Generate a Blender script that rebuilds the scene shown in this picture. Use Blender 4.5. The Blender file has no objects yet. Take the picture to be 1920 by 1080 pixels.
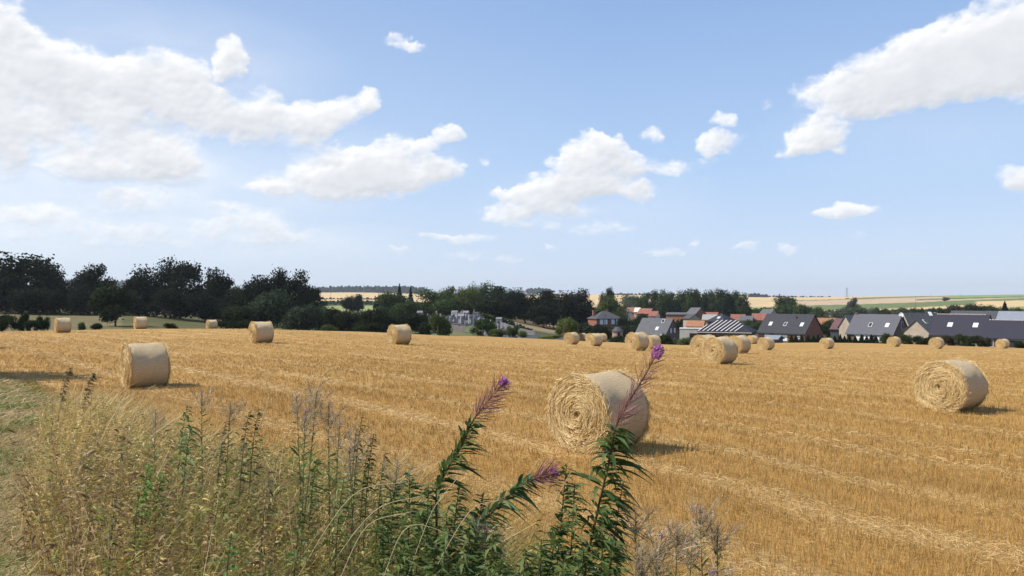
import bpy, math, random
import numpy as np
from mathutils import Vector, Matrix
S = bpy.context.scene
COL = S.collection
rng = np.random.default_rng(7)
random.seed(7)
F = 1493.0          # focal length in pixels of the 1920 wide photograph
HY = 560.0          # row of the level horizon
EYE = 2.55          # eye height above the near field
SUN_AZ, SUN_EL = 268.0, 49.0
# ------------------------------------------------------------------ camera
cd = bpy.data.cameras.new('camera'); cam = bpy.data.objects.new('camera', cd); COL.objects.link(cam)
cam.location = (0, 0, EYE); cam.rotation_euler = (math.pi/2, 0, 0)
cd.sensor_width = 36; cd.lens = 36*F/1920; cd.shift_y = (HY-540)/1920
cd.clip_start = 0.05; cd.clip_end = 30000
S.camera = cam
# ------------------------------------------------------------------ sun and exposure
sd = bpy.data.lights.new('sun', 'SUN'); sun = bpy.data.objects.new('sun', sd); COL.objects.link(sun)
sd.energy = 4.9; sd.angle = math.radians(0.5); sd.color = (1.0, 0.95, 0.86)
a, e = math.radians(SUN_AZ), math.radians(SUN_EL)
SUNV = Vector((math.sin(a)*math.cos(e), math.cos(a)*math.cos(e), math.sin(e)))
sun.rotation_euler = SUNV.to_track_quat('Z', 'Y').to_euler()
S.view_settings.view_transform = 'Standard'; S.view_settings.look = 'None'
S.view_settings.exposure = 0.22; S.view_settings.gamma = 1.0
# ------------------------------------------------------------------ world: sky and clouds
W = bpy.data.worlds.new('World'); S.world = W; W.use_nodes = True
nt = W.node_tree; nt.nodes.clear()
def N(t, kind, **kw):
    n = t.nodes.new(kind)
    for k, v in kw.items(): setattr(n, k, v)
    return n
def L(t, a, b): t.links.new(a, b)
def math_(t, op, a, b=None, c=None, clamp=False):
    n = N(t, 'ShaderNodeMath', operation=op); n.use_clamp = clamp
    for i, v in enumerate((a, b, c)):
        if v is None: continue
        if isinstance(v, (int, float)): n.inputs[i].default_value = v
        else: L(t, v, n.inputs[i])
    return n.outputs[0]
def vmath(t, op, a, b=None, s=None):
    n = N(t, 'ShaderNodeVectorMath', operation=op)
    for i, v in enumerate((a, b)):
        if v is None: continue
        if isinstance(v, (tuple, list)): n.inputs[i].default_value = v
        else: L(t, v, n.inputs[i])
    if s is not None:
        if isinstance(s, (int, float)): n.inputs['Scale'].default_value = s
        else: L(t, s, n.inputs['Scale'])
    return n.outputs['Value'] if op in ('LENGTH', 'DOT_PRODUCT') else n.outputs['Vector']
def noise(t, vec, scale, detail=4, rough=.55, dim='3D', distortion=0):
    n = N(t, 'ShaderNodeTexNoise', noise_dimensions=dim)
    n.inputs['Scale'].default_value = scale; n.inputs['Detail'].default_value = detail
    n.inputs['Roughness'].default_value = rough; n.inputs['Distortion'].default_value = distortion
    if vec is not None: L(t, vec, n.inputs['Vector'])
    return n
def maprange(t, v, a, b, c=0., d=1., smooth=False):
    n = N(t, 'ShaderNodeMapRange'); n.clamp = True
    if smooth: n.interpolation_type = 'SMOOTHSTEP'
    L(t, v, n.inputs[0])
    for i, x in enumerate((a, b, c, d)): n.inputs[i+1].default_value = x
    return n.outputs[0]
def mixc(t, fac, a, b, mode='MIX'):
    n = N(t, 'ShaderNodeMix', data_type='RGBA', blend_type=mode)
    for i, v in ((0, fac), (6, a), (7, b)):
        if isinstance(v, (int, float)): n.inputs[i].default_value = v
        elif isinstance(v, (tuple, list)): n.inputs[i].default_value = (*v[:3], 1)
        else: L(t, v, n.inputs[i])
    return n.outputs[2]
# cloud puffs: (px, py, rx, ry, weight) where each was seen, turned into azimuth / elevation
PUFFS = [
 (15,45,50,40,1),(50,100,70,46,1),(125,125,75,36,1),(40,180,100,62,1.1),(175,175,85,48,1),(235,150,50,30,.8),(300,150,80,42,1.1),(350,175,60,44,.8),
 (250,225,130,38,.9),(10,285,48,34,.9),(60,240,80,30,.6),(400,205,52,34,.7),(450,225,60,30,.8),(497,200,42,28,1),(530,240,95,30,1),(600,222,62,26,1),
 (655,207,42,24,1),(688,187,22,20,1),
 (240,292,125,34,1),(330,305,80,34,.9),(160,318,75,18,.9),(250,378,95,20,.62),(430,405,70,24,.6),(60,403,75,13,.5),(220,435,110,18,.45),
 (500,420,50,24,.6),(600,450,48,15,.42),(360,440,80,18,.42),(40,440,70,12,.35),(470,440,90,16,.4),
 (425,105,32,30,1),(420,125,22,18,.8),(750,75,16,12,.6),(775,88,26,7,.6),
 (650,315,95,32,1.1),(575,345,85,26,1),(740,318,95,32,1.1),(825,318,36,22,1),(640,370,60,10,.7),(505,354,45,11,.8),(700,340,100,28,1.1),
 (742,272,36,16,.8),(793,273,24,14,.85),(833,252,26,15,1),
 (1122,285,52,32,1.2),(1085,303,45,18,1),(1140,268,32,20,1),(1050,355,72,28,1.1),(1010,375,72,24,1.1),(950,398,48,14,1),(1150,335,48,30,.8),
 (1188,362,32,17,1),(1240,312,62,15,.6),(1085,345,55,30,1),(1000,420,60,8,.5),(940,367,28,9,.7),(1180,310,30,22,.8),(1060,400,60,14,.8),
 (1350,224,28,12,.9),(1353,265,38,19,1.15),(1230,250,20,12,.5),(1335,300,25,8,.3),
 (1880,45,75,42,1.2),(1800,85,90,40,1.2),(1720,115,85,40,1.2),(1640,140,80,36,1.1),(1560,175,66,28,1.1),(1850,110,100,48,1.2),(1910,100,70,60,1.2),
 (1650,180,95,30,1.1),(1625,208,40,14,.9),(1740,160,90,30,1.1),(1830,150,90,24,1.0),
 (1548,242,46,25,1.15),(1512,268,44,18,1),(1488,287,38,10,.9),(1560,280,36,10,.4),
 (1898,338,42,17,1.15),(1915,350,40,14,1),(1590,396,50,9,1),(1580,388,22,10,.9),(885,446,45,10,.8),(822,441,26,7,.6),(1240,476,36,8,.7),
 (1392,463,28,8,.6),(1130,430,58,11,.5),(950,488,34,7,.45),(745,469,24,6,.5),(1040,460,16,5,.5),(1690,478,42,6,.35),(1480,468,20,6,.4),
 (1300,455,16,5,.4),(870,478,50,7,.3),(1610,448,22,6,.35),(910,300,15,7,.4),(1320,330,24,6,.2),(1438,198,12,8,.3),
 (-160,120,170,120,1),(-330,260,200,90,1),(-260,20,140,60,.9),(2080,60,150,70,1.1),(2200,330,160,40,1),(-200,400,160,20,.6),(2350,180,120,50,1)]
def azel(px, py):
    x, z = (px-960)/F, (HY-py)/F
    return math.atan2(x, 1), math.atan2(z, math.hypot(1, x))
tc = N(nt, 'ShaderNodeTexCoord'); sx = N(nt, 'ShaderNodeSeparateXYZ'); L(nt, tc.outputs['Generated'], sx.inputs[0])
sky = N(nt, 'ShaderNodeTexSky', sky_type='NISHITA'); sky.sun_disc = False
sky.sun_elevation = math.radians(SUN_EL); sky.sun_rotation = math.radians(SUN_AZ)
sky.altitude = 0; sky.air_density = 1.0; sky.dust_density = .6; sky.ozone_density = 3.0
SKY_STRENGTH = .11
ramp = N(nt, 'ShaderNodeValToRGB'); L(nt, sx.outputs[2], ramp.inputs[0])
cr = ramp.color_ramp; cr.elements[0].position = 0; cr.elements[0].color = (.60, .695, .86, 1)
cr.elements[1].position = 1; cr.elements[1].color = (.10, .22, .55, 1)
for p_, c_ in ((.06, (.555, .675, .875)), (.16, (.43, .595, .86)), (.34, (.285, .44, .74))):
    e_ = cr.elements.new(p_); e_.color = (*c_, 1)
pale = maprange(nt, sx.outputs[0], -.62, .10, .75, 0.)         # milky air towards the sun's side
pale = math_(nt, 'MULTIPLY', pale, maprange(nt, sx.outputs[2], .0, .35, 1., .35))
grad = mixc(nt, pale, ramp.outputs[0], (.68, .76, .87))
grad = vmath(nt, 'SCALE', grad, s=1/SKY_STRENGTH)
mixed = mixc(nt, .82, sky.outputs[0], grad)
bg = N(nt, 'ShaderNodeBackground'); L(nt, mixed, bg.inputs[0]); bg.inputs[1].default_value = SKY_STRENGTH
wo = N(nt, 'ShaderNodeOutputWorld'); L(nt, bg.outputs[0], wo.inputs[0])
# ------------------------------------------------------------------ terrain heights
def prof(px, pts):
    """pts: (depth, relative z) or (depth, 'y', row)"""
    az = math.atan2((px-960)/F, 1); out = []
    for p in pts:
        d = p[0]; z = p[1] if len(p) == 2 else -(p[2]-HY)*d/F
        out.append((math.log(d/math.cos(az)), z))
    return az, out
Y = 'y'
COLS = [
 prof(0,   [(5,-2.6),(24,-2.68),(50,-2.75),(72,Y,624),(85,Y,621),(110,-5.0),(150,Y,613),(200,Y,597),(232,Y,585),(300,-5),(700,-4),(2000,Y,555),(3500,Y,536),(9000,Y,538)]),
 prof(260, [(5,-2.6),(24,-2.68),(50,-2.75),(86,Y,615.5),(115,-5.2),(165,Y,611),(232,Y,592),(300,-5),(700,-4),(2000,Y,555),(3500,Y,536),(9000,Y,540)]),
 prof(400, [(5,-2.6),(24,-2.66),(50,-2.72),(80,-3.0),(104,Y,615.5),(130,-5.6),(190,Y,611),(240,Y,604),(300,-7),(700,-6),(2000,Y,556),(3500,Y,542),(9000,Y,545)]),
 prof(490, [(5,-2.6),(24,-2.66),(49,-2.72),(80,-3.0),(106,Y,617),(130,-6.0),(200,-8),(300,-9),(700,-8),(2000,Y,556),(3500,Y,547),(9000,Y,548)]),
 prof(680, [(5,-2.6),(24,-2.62),(53,-2.9),(90,-3.8),(118,Y,621),(150,-7.8),(200,-9),(320,Y,601),(500,Y,578),(600,Y,572),(760,Y,571),(1000,Y,562),(1300,Y,558),(2500,Y,549),(3200,Y,546),(9000,Y,545)]),
 prof(900, [(5,-2.57),(24,-2.64),(53,-3.3),(90,-4.6),(142,Y,629),(160,-8.3),(175,Y,627),(265,Y,587),(330,-6),(600,-10),(1200,-10),(2500,Y,556),(9000,Y,552)]),
 prof(1000,[(5,-2.57),(24,-2.66),(53,-3.4),(88,-4.8),(150,Y,634),(175,-9.3),(200,-9.8),(255,Y,616),(340,Y,602),(600,-14),(1200,-12),(2500,Y,556),(9000,Y,552)]),
 prof(1130,[(5,-2.57),(13.3,-2.57),(39,-3.1),(59,-3.75),(84,-5.05),(122,-6.6),(152,Y,640),(170,-9.6),(290,Y,632),(450,-12.5),(800,-14),(1300,-8),(2600,Y,553),(9000,Y,553)]),
 prof(1300,[(5,-2.57),(13.3,-2.6),(39,-3.15),(48,-3.45),(59,-3.95),(84,-5.3),(126,-7.4),(145,-8.6),(210,Y,636),(300,Y,627),(500,-13.4),(800,-12.9),(1500,Y,565),(2600,Y,554),(9000,Y,554)]),
 prof(1500,[(5,-2.57),(21,-2.8),(39,-3.35),(59,-4.15),(84,-5.45),(96,-6.1),(128,Y,641),(200,Y,640),(300,Y,624),(500,-13.2),(800,-12.3),(1200,Y,571),(1800,Y,561),(2600,Y,557),(9000,Y,557)]),
 prof(1700,[(5,-2.57),(21,-2.9),(39,-3.45),(59,-4.25),(84,-5.45),(106,-6.4),(126,Y,644),(170,-9.8),(300,Y,618),(500,Y,597),(800,Y,580),(1200,Y,568),(1900,Y,557),(2600,Y,555),(9000,Y,557)]),
 prof(1920,[(5,-2.57),(21,-2.92),(39,-3.5),(59,-4.3),(84,-5.5),(112,-7.1),(118,-7.3),(150,-9.2),(300,Y,612),(500,Y,590),(800,Y,573),(1200,Y,562),(2000,Y,553),(3000,Y,552),(9000,Y,555)])]
near = (math.log(.3), -2.57)
LR = np.linspace(math.log(.3), math.log(9000), 700)
raw = [(az, np.interp(LR, [near[0]]+[p[0] for p in pp], [near[1]]+[p[1] for p in pp])) for az, pp in COLS]
back = np.interp(np.exp(LR), [0, 40, 200, 1000, 9000], [-2.5, -2.5, 0, 5, 20])
raw = [(-math.pi, back), (-1.6, .5*back+.5*raw[0][1]), (-.85, raw[0][1])] + raw + [(.85, raw[-1][1]), (1.6, .5*back+.5*raw[-1][1]), (math.pi, back)]
AZG = np.linspace(-math.pi, math.pi, 1601)
ak = np.array([r[0] for r in raw]); zk = np.stack([r[1] for r in raw])
TAB = np.stack([np.interp(AZG, ak, zk[:, j]) for j in range(len(LR))], 1)
def blur(A, n, axis):
    k = np.hanning(n+2)[1:-1]; k /= k.sum()
    pad = [(0, 0), (0, 0)]; pad[axis] = (n//2, n//2)
    B = np.pad(A, pad, mode='edge'); return np.apply_along_axis(lambda v: np.convolve(v, k, 'valid'), axis, B)
TAB = blur(blur(TAB, 25, 0), 9, 1)
RN = np.array([.777, .629])                       # across the stubble rows (n); rows run along RT
RT = np.array([-.629, .777])
def smooth(x, a, b): t = np.clip((x-a)/(b-a), 0, 1); return t*t*(3-2*t)
def wob(x, y, s, k=0):
    return (np.sin(x*s*1.3+1.7+k)+np.sin(y*s*1.1-.6+2*k)+np.sin((x+y)*s*.83+k)+np.sin((x-1.7*y)*s*.59+3+k))*.25
def gz(x, y):
    x = np.asarray(x, float); y = np.asarray(y, float)
    az = np.arctan2(x, y); lr = np.log(np.maximum(np.hypot(x, y), .31))
    i = (az+math.pi)/(2*math.pi)*1600; j = (lr-LR[0])/(LR[-1]-LR[0])*699
    i0 = np.clip(i.astype(int), 0, 1599); j0 = np.clip(j.astype(int), 0, 698); fi = i-i0; fj = np.clip(j-j0, 0, 1)
    z = (TAB[i0, j0]*(1-fi)+TAB[i0+1, j0]*fi)*(1-fj)+(TAB[i0, j0+1]*(1-fi)+TAB[i0+1, j0+1]*fi)*fj
    n = x*RN[0]+y*RN[1]; s = x*RT[0]+y*RT[1]
    bank = (1-smooth(n+.25*wob(x, y, .9), 1.9, 4.4))*(1-.75*smooth(s, 10, 34))
    z = z+bank*.93+.03*wob(x, y, 2.3)*(np.hypot(x, y) < 40)
    return z+EYE
def at(px, d):                                     # ground point seen in column px at depth d
    x = (px-960)/F*d; return x, d, float(gz(x, d))
def zrow(y, d): return EYE-(y-HY)*d/F
# ------------------------------------------------------------------ object helpers
def tag(o, label=None, cat=None, group=None, kind=None):
    if label: o['label'] = label
    if cat: o['category'] = cat
    if group: o['group'] = group
    if kind: o['kind'] = kind
    return o
def mesh_obj(name, V, Fc, mat, parent=None, cols=None, smooth_=False, loc=None):
    me = bpy.data.meshes.new(name); V = np.asarray(V, np.float32)
    if isinstance(Fc, np.ndarray):
        nf, k = Fc.shape
        me.vertices.add(len(V)); me.vertices.foreach_set('co', V.ravel())
        me.loops.add(nf*k); me.loops.foreach_set('vertex_index', Fc.astype(np.int32).ravel())
        me.polygons.add(nf); me.polygons.foreach_set('loop_start', np.arange(nf, dtype=np.int32)*k)
        me.polygons.foreach_set('loop_total', np.full(nf, k, np.int32))
        me.update(calc_edges=True)
    else:
        me.from_pydata([tuple(map(float, v)) for v in V], [], Fc); me.update()
    if cols is not None:
        c = np.ones((len(V), 4), np.float32); c[:, :3] = cols
        at_ = me.color_attributes.new('col', 'FLOAT_COLOR', 'POINT'); at_.data.foreach_set('color', c.ravel())
    if smooth_: me.polygons.foreach_set('use_smooth', np.ones(len(me.polygons), bool))
    if mat: me.materials.append(mat)
    o = bpy.data.objects.new(name, me); COL.objects.link(o)
    if parent: o.parent = parent
    if loc is not None: o.location = loc
    return o
def empty(name, loc, rz=0):
    o = bpy.data.objects.new(name, None); COL.objects.link(o); o.location = loc; o.rotation_euler = (0, 0, rz)
    o.empty_display_size = .3; return o
def copy_tree(o, parent=None):
    c = o.copy(); COL.objects.link(c); c.parent = parent
    for ch in [k for k in KIDS.get(o.name, [])]: copy_tree(ch, c)
    return c
KIDS = {}
def remember(o):
    for ch in bpy.data.objects:
        if ch.parent is o:
            KIDS.setdefault(o.name, []).append(ch); remember(ch)
def nrm(v): return v/np.maximum(np.linalg.norm(v, axis=-1, keepdims=True), 1e-9)
def ribbons(P, D, Ln, Wd, bend, nseg, profile, col, side=None, fold=0.):
    """vectorised bent strips: P,D (n,3), Ln,Wd (n,), bend (n,3) added as t^2"""
    n = len(P); t = np.linspace(0, 1, nseg+1)
    if side is None: side = nrm(np.cross(D, rng.normal(size=(n, 3))))
    ctr = P[:, None]+D[:, None]*(Ln[:, None]*t)[..., None]+bend[:, None]*(t**2)[None, :, None]
    w = Wd[:, None]*profile(t)[None]
    a_ = ctr-side[:, None]*w[..., None]/2; b_ = ctr+side[:, None]*w[..., None]/2
    if fold:
        up = nrm(np.cross(side, D)); m = ctr-up[:, None]*(w*fold)[..., None]
        V = np.stack([a_, m, b_], 2).reshape(-1, 3); k = 3
    else: V = np.stack([a_, b_], 2).reshape(-1, 3); k = 2
    base = (np.arange(n)*(nseg+1)*k)[:, None, None]+(np.arange(nseg)*k)[None, :, None]
    fs = [np.concatenate([base+i, base+i+1, base+i+1+k, base+i+k], 2).reshape(-1, 4) for i in range(k-1)]
    return V, np.concatenate(fs), np.repeat(np.asarray(col), (nseg+1)*k, 0)
def join(parts):
    Vs, Fs, Cs, o = [], [], [], 0
    for v, f, c in parts:
        Vs.append(v); Fs.append(f+o); Cs.append(c); o += len(v)
    return np.concatenate(Vs), np.concatenate(Fs), np.concatenate(Cs)
leafp = lambda t: np.maximum(np.sin(np.pi*np.clip(t, 0, 1)**.75), .04)
bladep = lambda t: 1-.9*t**1.5
constp = lambda t: np.ones_like(t)
def tube(pts, r0, r1, k=5, col=(1, 1, 1)):
    pts = np.asarray(pts, float); n = len(pts); T = nrm(np.gradient(pts, axis=0)); V = []
    for i in range(n):
        s = np.cross(T[i], (0.3, .9, .2)); s /= np.linalg.norm(s); u = np.cross(T[i], s); r = r0+(r1-r0)*i/(n-1)
        for j in range(k):
            a = 2*math.pi*j/k; V.append(pts[i]+(s*math.cos(a)+u*math.sin(a))*r)
    Fc = [(i*k+j, i*k+(j+1) % k, (i+1)*k+(j+1) % k, (i+1)*k+j) for i in range(n-1) for j in range(k)]
    return np.array(V), np.array(Fc), np.tile(np.array(col, float), (len(V), 1))
def curve(pts, n=24):                              # Catmull-Rom through the points
    pts = [np.array(p, float) for p in pts]; pts = [2*pts[0]-pts[1]]+pts+[2*pts[-1]-pts[-2]]; out = []
    m = len(pts)-3
    for i in range(n):
        u = i/(n-1)*m; k = min(int(u), m-1); t = u-k; a, b, c, d = pts[k:k+4]
        out.append(.5*((2*b)+(c-a)*t+(2*a-5*b+4*c-d)*t*t+(3*b-a-3*c+d)*t**3))
    return np.array(out)
# ------------------------------------------------------------------ materials
def newmat(name):
    m = bpy.data.materials.new(name); m.use_nodes = True; m.node_tree.nodes.clear(); return m, m.node_tree
def finish(t, color, rough=.8, bump=None, bstr=.5, bdist=.02, spec=.3, trans=0., metal=0.):
    p = N(t, 'ShaderNodeBsdfPrincipled'); p.inputs['Roughness'].default_value = rough
    p.inputs['Specular IOR Level'].default_value = spec; p.inputs['Metallic'].default_value = metal
    if isinstance(color, (tuple, list)): p.inputs['Base Color'].default_value = (*color, 1)
    else: L(t, color, p.inputs['Base Color'])
    if bump is not None:
        b = N(t, 'ShaderNodeBump'); b.inputs['Strength'].default_value = bstr; b.inputs['Distance'].default_value = bdist
        L(t, bump, b.inputs['Height']); L(t, b.outputs[0], p.inputs['Normal'])
    o = N(t, 'ShaderNodeOutputMaterial'); out = p.outputs[0]
    if trans:
        tr = N(t, 'ShaderNodeBsdfTranslucent'); mx = N(t, 'ShaderNodeMixShader'); mx.inputs[0].default_value = trans
        if isinstance(color, (tuple, list)): tr.inputs[0].default_value = (*color, 1)
        else: L(t, color, tr.inputs[0])
        L(t, p.outputs[0], mx.inputs[1]); L(t, tr.outputs[0], mx.inputs[2]); out = mx.outputs[0]
    L(t, out, o.inputs[0])
def mat_noise(name, c1, c2, scale=2., rough=.8, bstr=.3, bdist=.02, spec=.3, detail=5, stretch=(1, 1, 1), metal=0.):
    m, t = newmat(name); tc = N(t, 'ShaderNodeTexCoord'); v = vmath(t, 'MULTIPLY', tc.outputs['Object'], stretch)
    n = noise(t, v, scale, detail, .65); f = maprange(t, n.outputs[0], .32, .68)
    finish(t, mixc(t, f, c1, c2), rough, n.outputs[0], bstr, bdist, spec, metal=metal); return m
def mat_attr(name, rough=.7, trans=.0, spec=.25, tint=False, nscale=0):
    m, t = newmat(name); at_ = N(t, 'ShaderNodeAttribute'); at_.attribute_name = 'col'; c = at_.outputs['Color']
    if tint:
        oi = N(t, 'ShaderNodeObjectInfo'); c = mixc(t, 1., c, oi.outputs['Color'], 'MULTIPLY')
    if nscale:
        tc = N(t, 'ShaderNodeTexCoord'); n = noise(t, tc.outputs['Object'], nscale, 4, .6)
        f = maprange(t, n.outputs[0], .3, .7, .65, 1.3); c = vmath(t, 'SCALE', c, s=f)
    finish(t, c, rough, trans=trans, spec=spec); return m
M_leaf = mat_attr('foliage', .8, .25, .08, tint=True)
M_far = mat_attr('far_foliage', .8, .1, .1)
M_plant = mat_attr('plant_leaf', .55, .35, .28)
M_dry = mat_attr('dry_grass', .75, .25, .2)
M_straw = mat_attr('straw', .6, .15, .35)
M_bark = mat_noise('bark', (.05, .04, .03), (.12, .10, .075), 3, .9, .6, .05)
# stubble: rows and swaths follow the driving direction of the harvester
m, t = newmat('stubble'); M_stub = m
geo = N(t, 'ShaderNodeNewGeometry'); pos = geo.outputs['Position']
vn = vmath(t, 'DOT_PRODUCT', pos, (RN[0], RN[1], 0)); vs = vmath(t, 'DOT_PRODUCT', pos, (RT[0], RT[1], 0))
big = noise(t, pos, .10, 3, .5).outputs[0]
wobn = noise(t, pos, .35, 4, .6).outputs[0]
cbv = N(t, 'ShaderNodeCombineXYZ'); L(t, math_(t, 'MULTIPLY', vs, .22), cbv.inputs[0]); L(t, vn, cbv.inputs[1])
stre = noise(t, cbv.outputs[0], 1.1, 6, .62).outputs[0]
fine = noise(t, pos, 26, 5, .75).outputs[0]
mid = noise(t, cbv.outputs[0], 7, 5, .7).outputs[0]
ph = math_(t, 'ADD', vn, math_(t, 'MULTIPLY', math_(t, 'SUBTRACT', wobn, .5), 1.1))
sw = math_(t, 'COSINE', math_(t, 'MULTIPLY', math_(t, 'SUBTRACT', ph, 9.35), 2*math.pi/2.45))
sw = maprange(t, sw, .35, 1.05)
swm = math_(t, 'MULTIPLY', sw, maprange(t, big, .35, .65, .10, .85))
swm = math_(t, 'MULTIPLY', swm, maprange(t, mid, .3, .65, .45, 1.1))
amber = mixc(t, maprange(t, stre, .3, .7), (.34, .183, .042), (.48, .275, .074))
amber = mixc(t, maprange(t, mid, .35, .7, 0, .7), amber, (.49, .295, .092))
amber = mixc(t, maprange(t, fine, .42, .62, .0, .55), amber, (.22, .11, .035))
col = mixc(t, math_(t, 'MULTIPLY', swm, .75), amber, (.66, .45, .20))
patch = maprange(t, big, .45, .75, 0, .35); col = mixc(t, patch, col, (.52, .325, .12))
# wheel tracks
trk = math_(t, 'ABSOLUTE', math_(t, 'SINE', math_(t, 'MULTIPLY', math_(t, 'ADD', ph, 1.1), math.pi/7.35)))
col = mixc(t, maprange(t, trk, .0, .06, .45, 0.), col, (.25, .14, .05))
hgt = math_(t, 'ADD', math_(t, 'ADD', fine, mid), math_(t, 'MULTIPLY', swm, .8))
finish(t, col, .85, hgt, .7, .06, .15)
# verge
m, t = newmat('verge_soil'); M_verge = m
geo = N(t, 'ShaderNodeNewGeometry'); pos = geo.outputs['Position']
nb = noise(t, pos, 1.1, 5, .6).outputs[0]; nf = noise(t, pos, 30, 4, .7).outputs[0]
c = mixc(t, maprange(t, nb, .35, .65), (.40, .30, .16), (.24, .22, .09)); c = mixc(t, maprange(t, nf, .4, .65, 0, .7), c, (.10, .07, .035))
finish(t, c, .9, nf, .8, .03, .1)
# meadows, crops and far fields: colour of each field comes from the mesh
m, t = newmat('fields'); M_field = m
at_ = N(t, 'ShaderNodeAttribute'); at_.attribute_name = 'col'; geo = N(t, 'ShaderNodeNewGeometry')
n1_ = noise(t, geo.outputs['Position'], .05, 6, .65).outputs[0]; n2_ = noise(t, geo.outputs['Position'], .9, 4, .6).outputs[0]
c = vmath(t, 'SCALE', at_.outputs['Color'], s=maprange(t, n1_, .3, .7, .78, 1.22)); c = vmath(t, 'SCALE', c, s=maprange(t, n2_, .3, .7, .85, 1.15))
finish(t, c, .9, n2_, .5, .3, .1)
# ------------------------------------------------------------------ ground sheet
az_f = np.radians(np.arange(-46, 46.01, .22)); az_b = np.radians(np.arange(49, 311.1, 3.))
AZ_ = np.concatenate([az_f, az_b]); NA = len(AZ_)
R_ = np.exp(np.linspace(math.log(.5), math.log(8800), 430)); NR = len(R_)
X = np.sin(AZ_)[None]*R_[:, None]; Yc = np.cos(AZ_)[None]*R_[:, None]
Z = gz(X, Yc)
Vg = np.stack([X, Yc, Z], 2).reshape(-1, 3); Vg = np.concatenate([Vg, [[0, 0, float(gz(0., .1))]]])
ii, jj = np.meshgrid(np.arange(NR-1), np.arange(NA), indexing='ij')
j2 = (jj+1) % NA
Fg = np.stack([ii*NA+jj, (ii+1)*NA+jj, (ii+1)*NA+j2, ii*NA+j2], 2).reshape(-1, 4)[:, ::-1]
EDGE_PX = [-400, 0, 260, 480, 700, 900, 1060, 1250, 1400, 1560, 1700, 1920, 2300]
EDGE_D = [88, 90, 93, 108, 122, 146, 152, 140, 132, 129, 127, 119, 112]
def edge_d(px): return np.interp(px, EDGE_PX, EDGE_D)
fc = Vg[Fg].mean(1); fx, fy = fc[:, 0], fc[:, 1]; fr = np.hypot(fx, fy)
front = fy > .35*np.abs(fx)
fpx = np.where(front, 960+fx/np.maximum(fy, .01)*F, np.where(fx > 0, 9000, -9000))
fn = fx*RN[0]+fy*RN[1]
lim = edge_d(fpx)*np.sqrt(1+((np.clip(fpx, -400, 2300)-960)/F)**2)
isstub = (fr < lim) & (fn+.35*wob(fx, fy, .9)+.15*wob(fx, fy, 4.) > 3.3) & (fn < 200)
isverge = ~isstub & (fr < lim)
isfar = ~isstub & ~isverge
# crop colours
vx, vy = Vg[:, 0], Vg[:, 1]; vpx = np.where(vy > .2*np.abs(vx), 960+vx/np.maximum(vy, .01)*F, np.where(vx > 0, 4000, -2000)); vd = vy
C = np.tile(np.array([.075, .078, .028]), (len(Vg), 1))
TAN, PINK, GRN, DGR, LGR, BRN = (.56, .40, .20), (.46, .33, .20), (.13, .16, .055), (.06, .085, .03), (.26, .27, .10), (.30, .20, .11)
def reg(p0, p1, d0, d1, c, skew=0):
    dd = vd*(1+skew*(vpx-p0)/1000); C[(vpx > p0) & (vpx < p1) & (dd > d0) & (dd < d1)] = c
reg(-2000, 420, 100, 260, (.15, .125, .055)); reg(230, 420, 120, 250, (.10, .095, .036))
reg(560, 1100, 1150, 2700, TAN); reg(560, 760, 820, 1080, TAN); reg(600, 760, 430, 640, LGR); reg(600, 760, 640, 820, DGR)
reg(1100, 1500, 1000, 9000, TAN); reg(1350, 1500, 1250, 1290, PINK); reg(1380, 1500, 1500, 1540, LGR); reg(1380, 1500, 850, 1000, LGR)
reg(1480, 4000, 450, 2600, TAN); reg(1480, 2600, 620, 760, LGR); reg(1480, 2600, 760, 1080, GRN, -.5); reg(1480, 2600, 1080, 1500, PINK, -.6)
reg(1480, 2600, 1500, 1580, DGR, -.7); reg(1600, 2600, 1580, 1900, GRN, -1.3); reg(1480, 2600, 1900, 4000, TAN, -.6)
reg(1780, 2600, 1500, 5000, (.20, .26, .08)); reg(1720, 2600, 1380, 1500, DGR, -.3); reg(1830, 2600, 800, 1150, TAN)
reg(770, 1000, 172, 272, (.17, .15, .13)); reg(770, 905, 150, 205, (.13, .14, .06)); reg(960, 1075, 235, 345, (.27, .20, .11))
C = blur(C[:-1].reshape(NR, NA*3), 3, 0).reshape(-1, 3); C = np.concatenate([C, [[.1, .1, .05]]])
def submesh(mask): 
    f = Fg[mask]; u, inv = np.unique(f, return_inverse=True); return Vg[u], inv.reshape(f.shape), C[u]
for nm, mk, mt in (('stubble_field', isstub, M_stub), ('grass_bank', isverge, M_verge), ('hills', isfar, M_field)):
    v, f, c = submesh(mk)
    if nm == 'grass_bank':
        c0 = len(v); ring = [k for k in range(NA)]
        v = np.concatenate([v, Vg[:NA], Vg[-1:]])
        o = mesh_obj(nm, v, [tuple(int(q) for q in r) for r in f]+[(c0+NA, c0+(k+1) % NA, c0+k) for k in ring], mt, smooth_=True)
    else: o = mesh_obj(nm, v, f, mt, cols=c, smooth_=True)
    tag(o, kind='structure')
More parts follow.
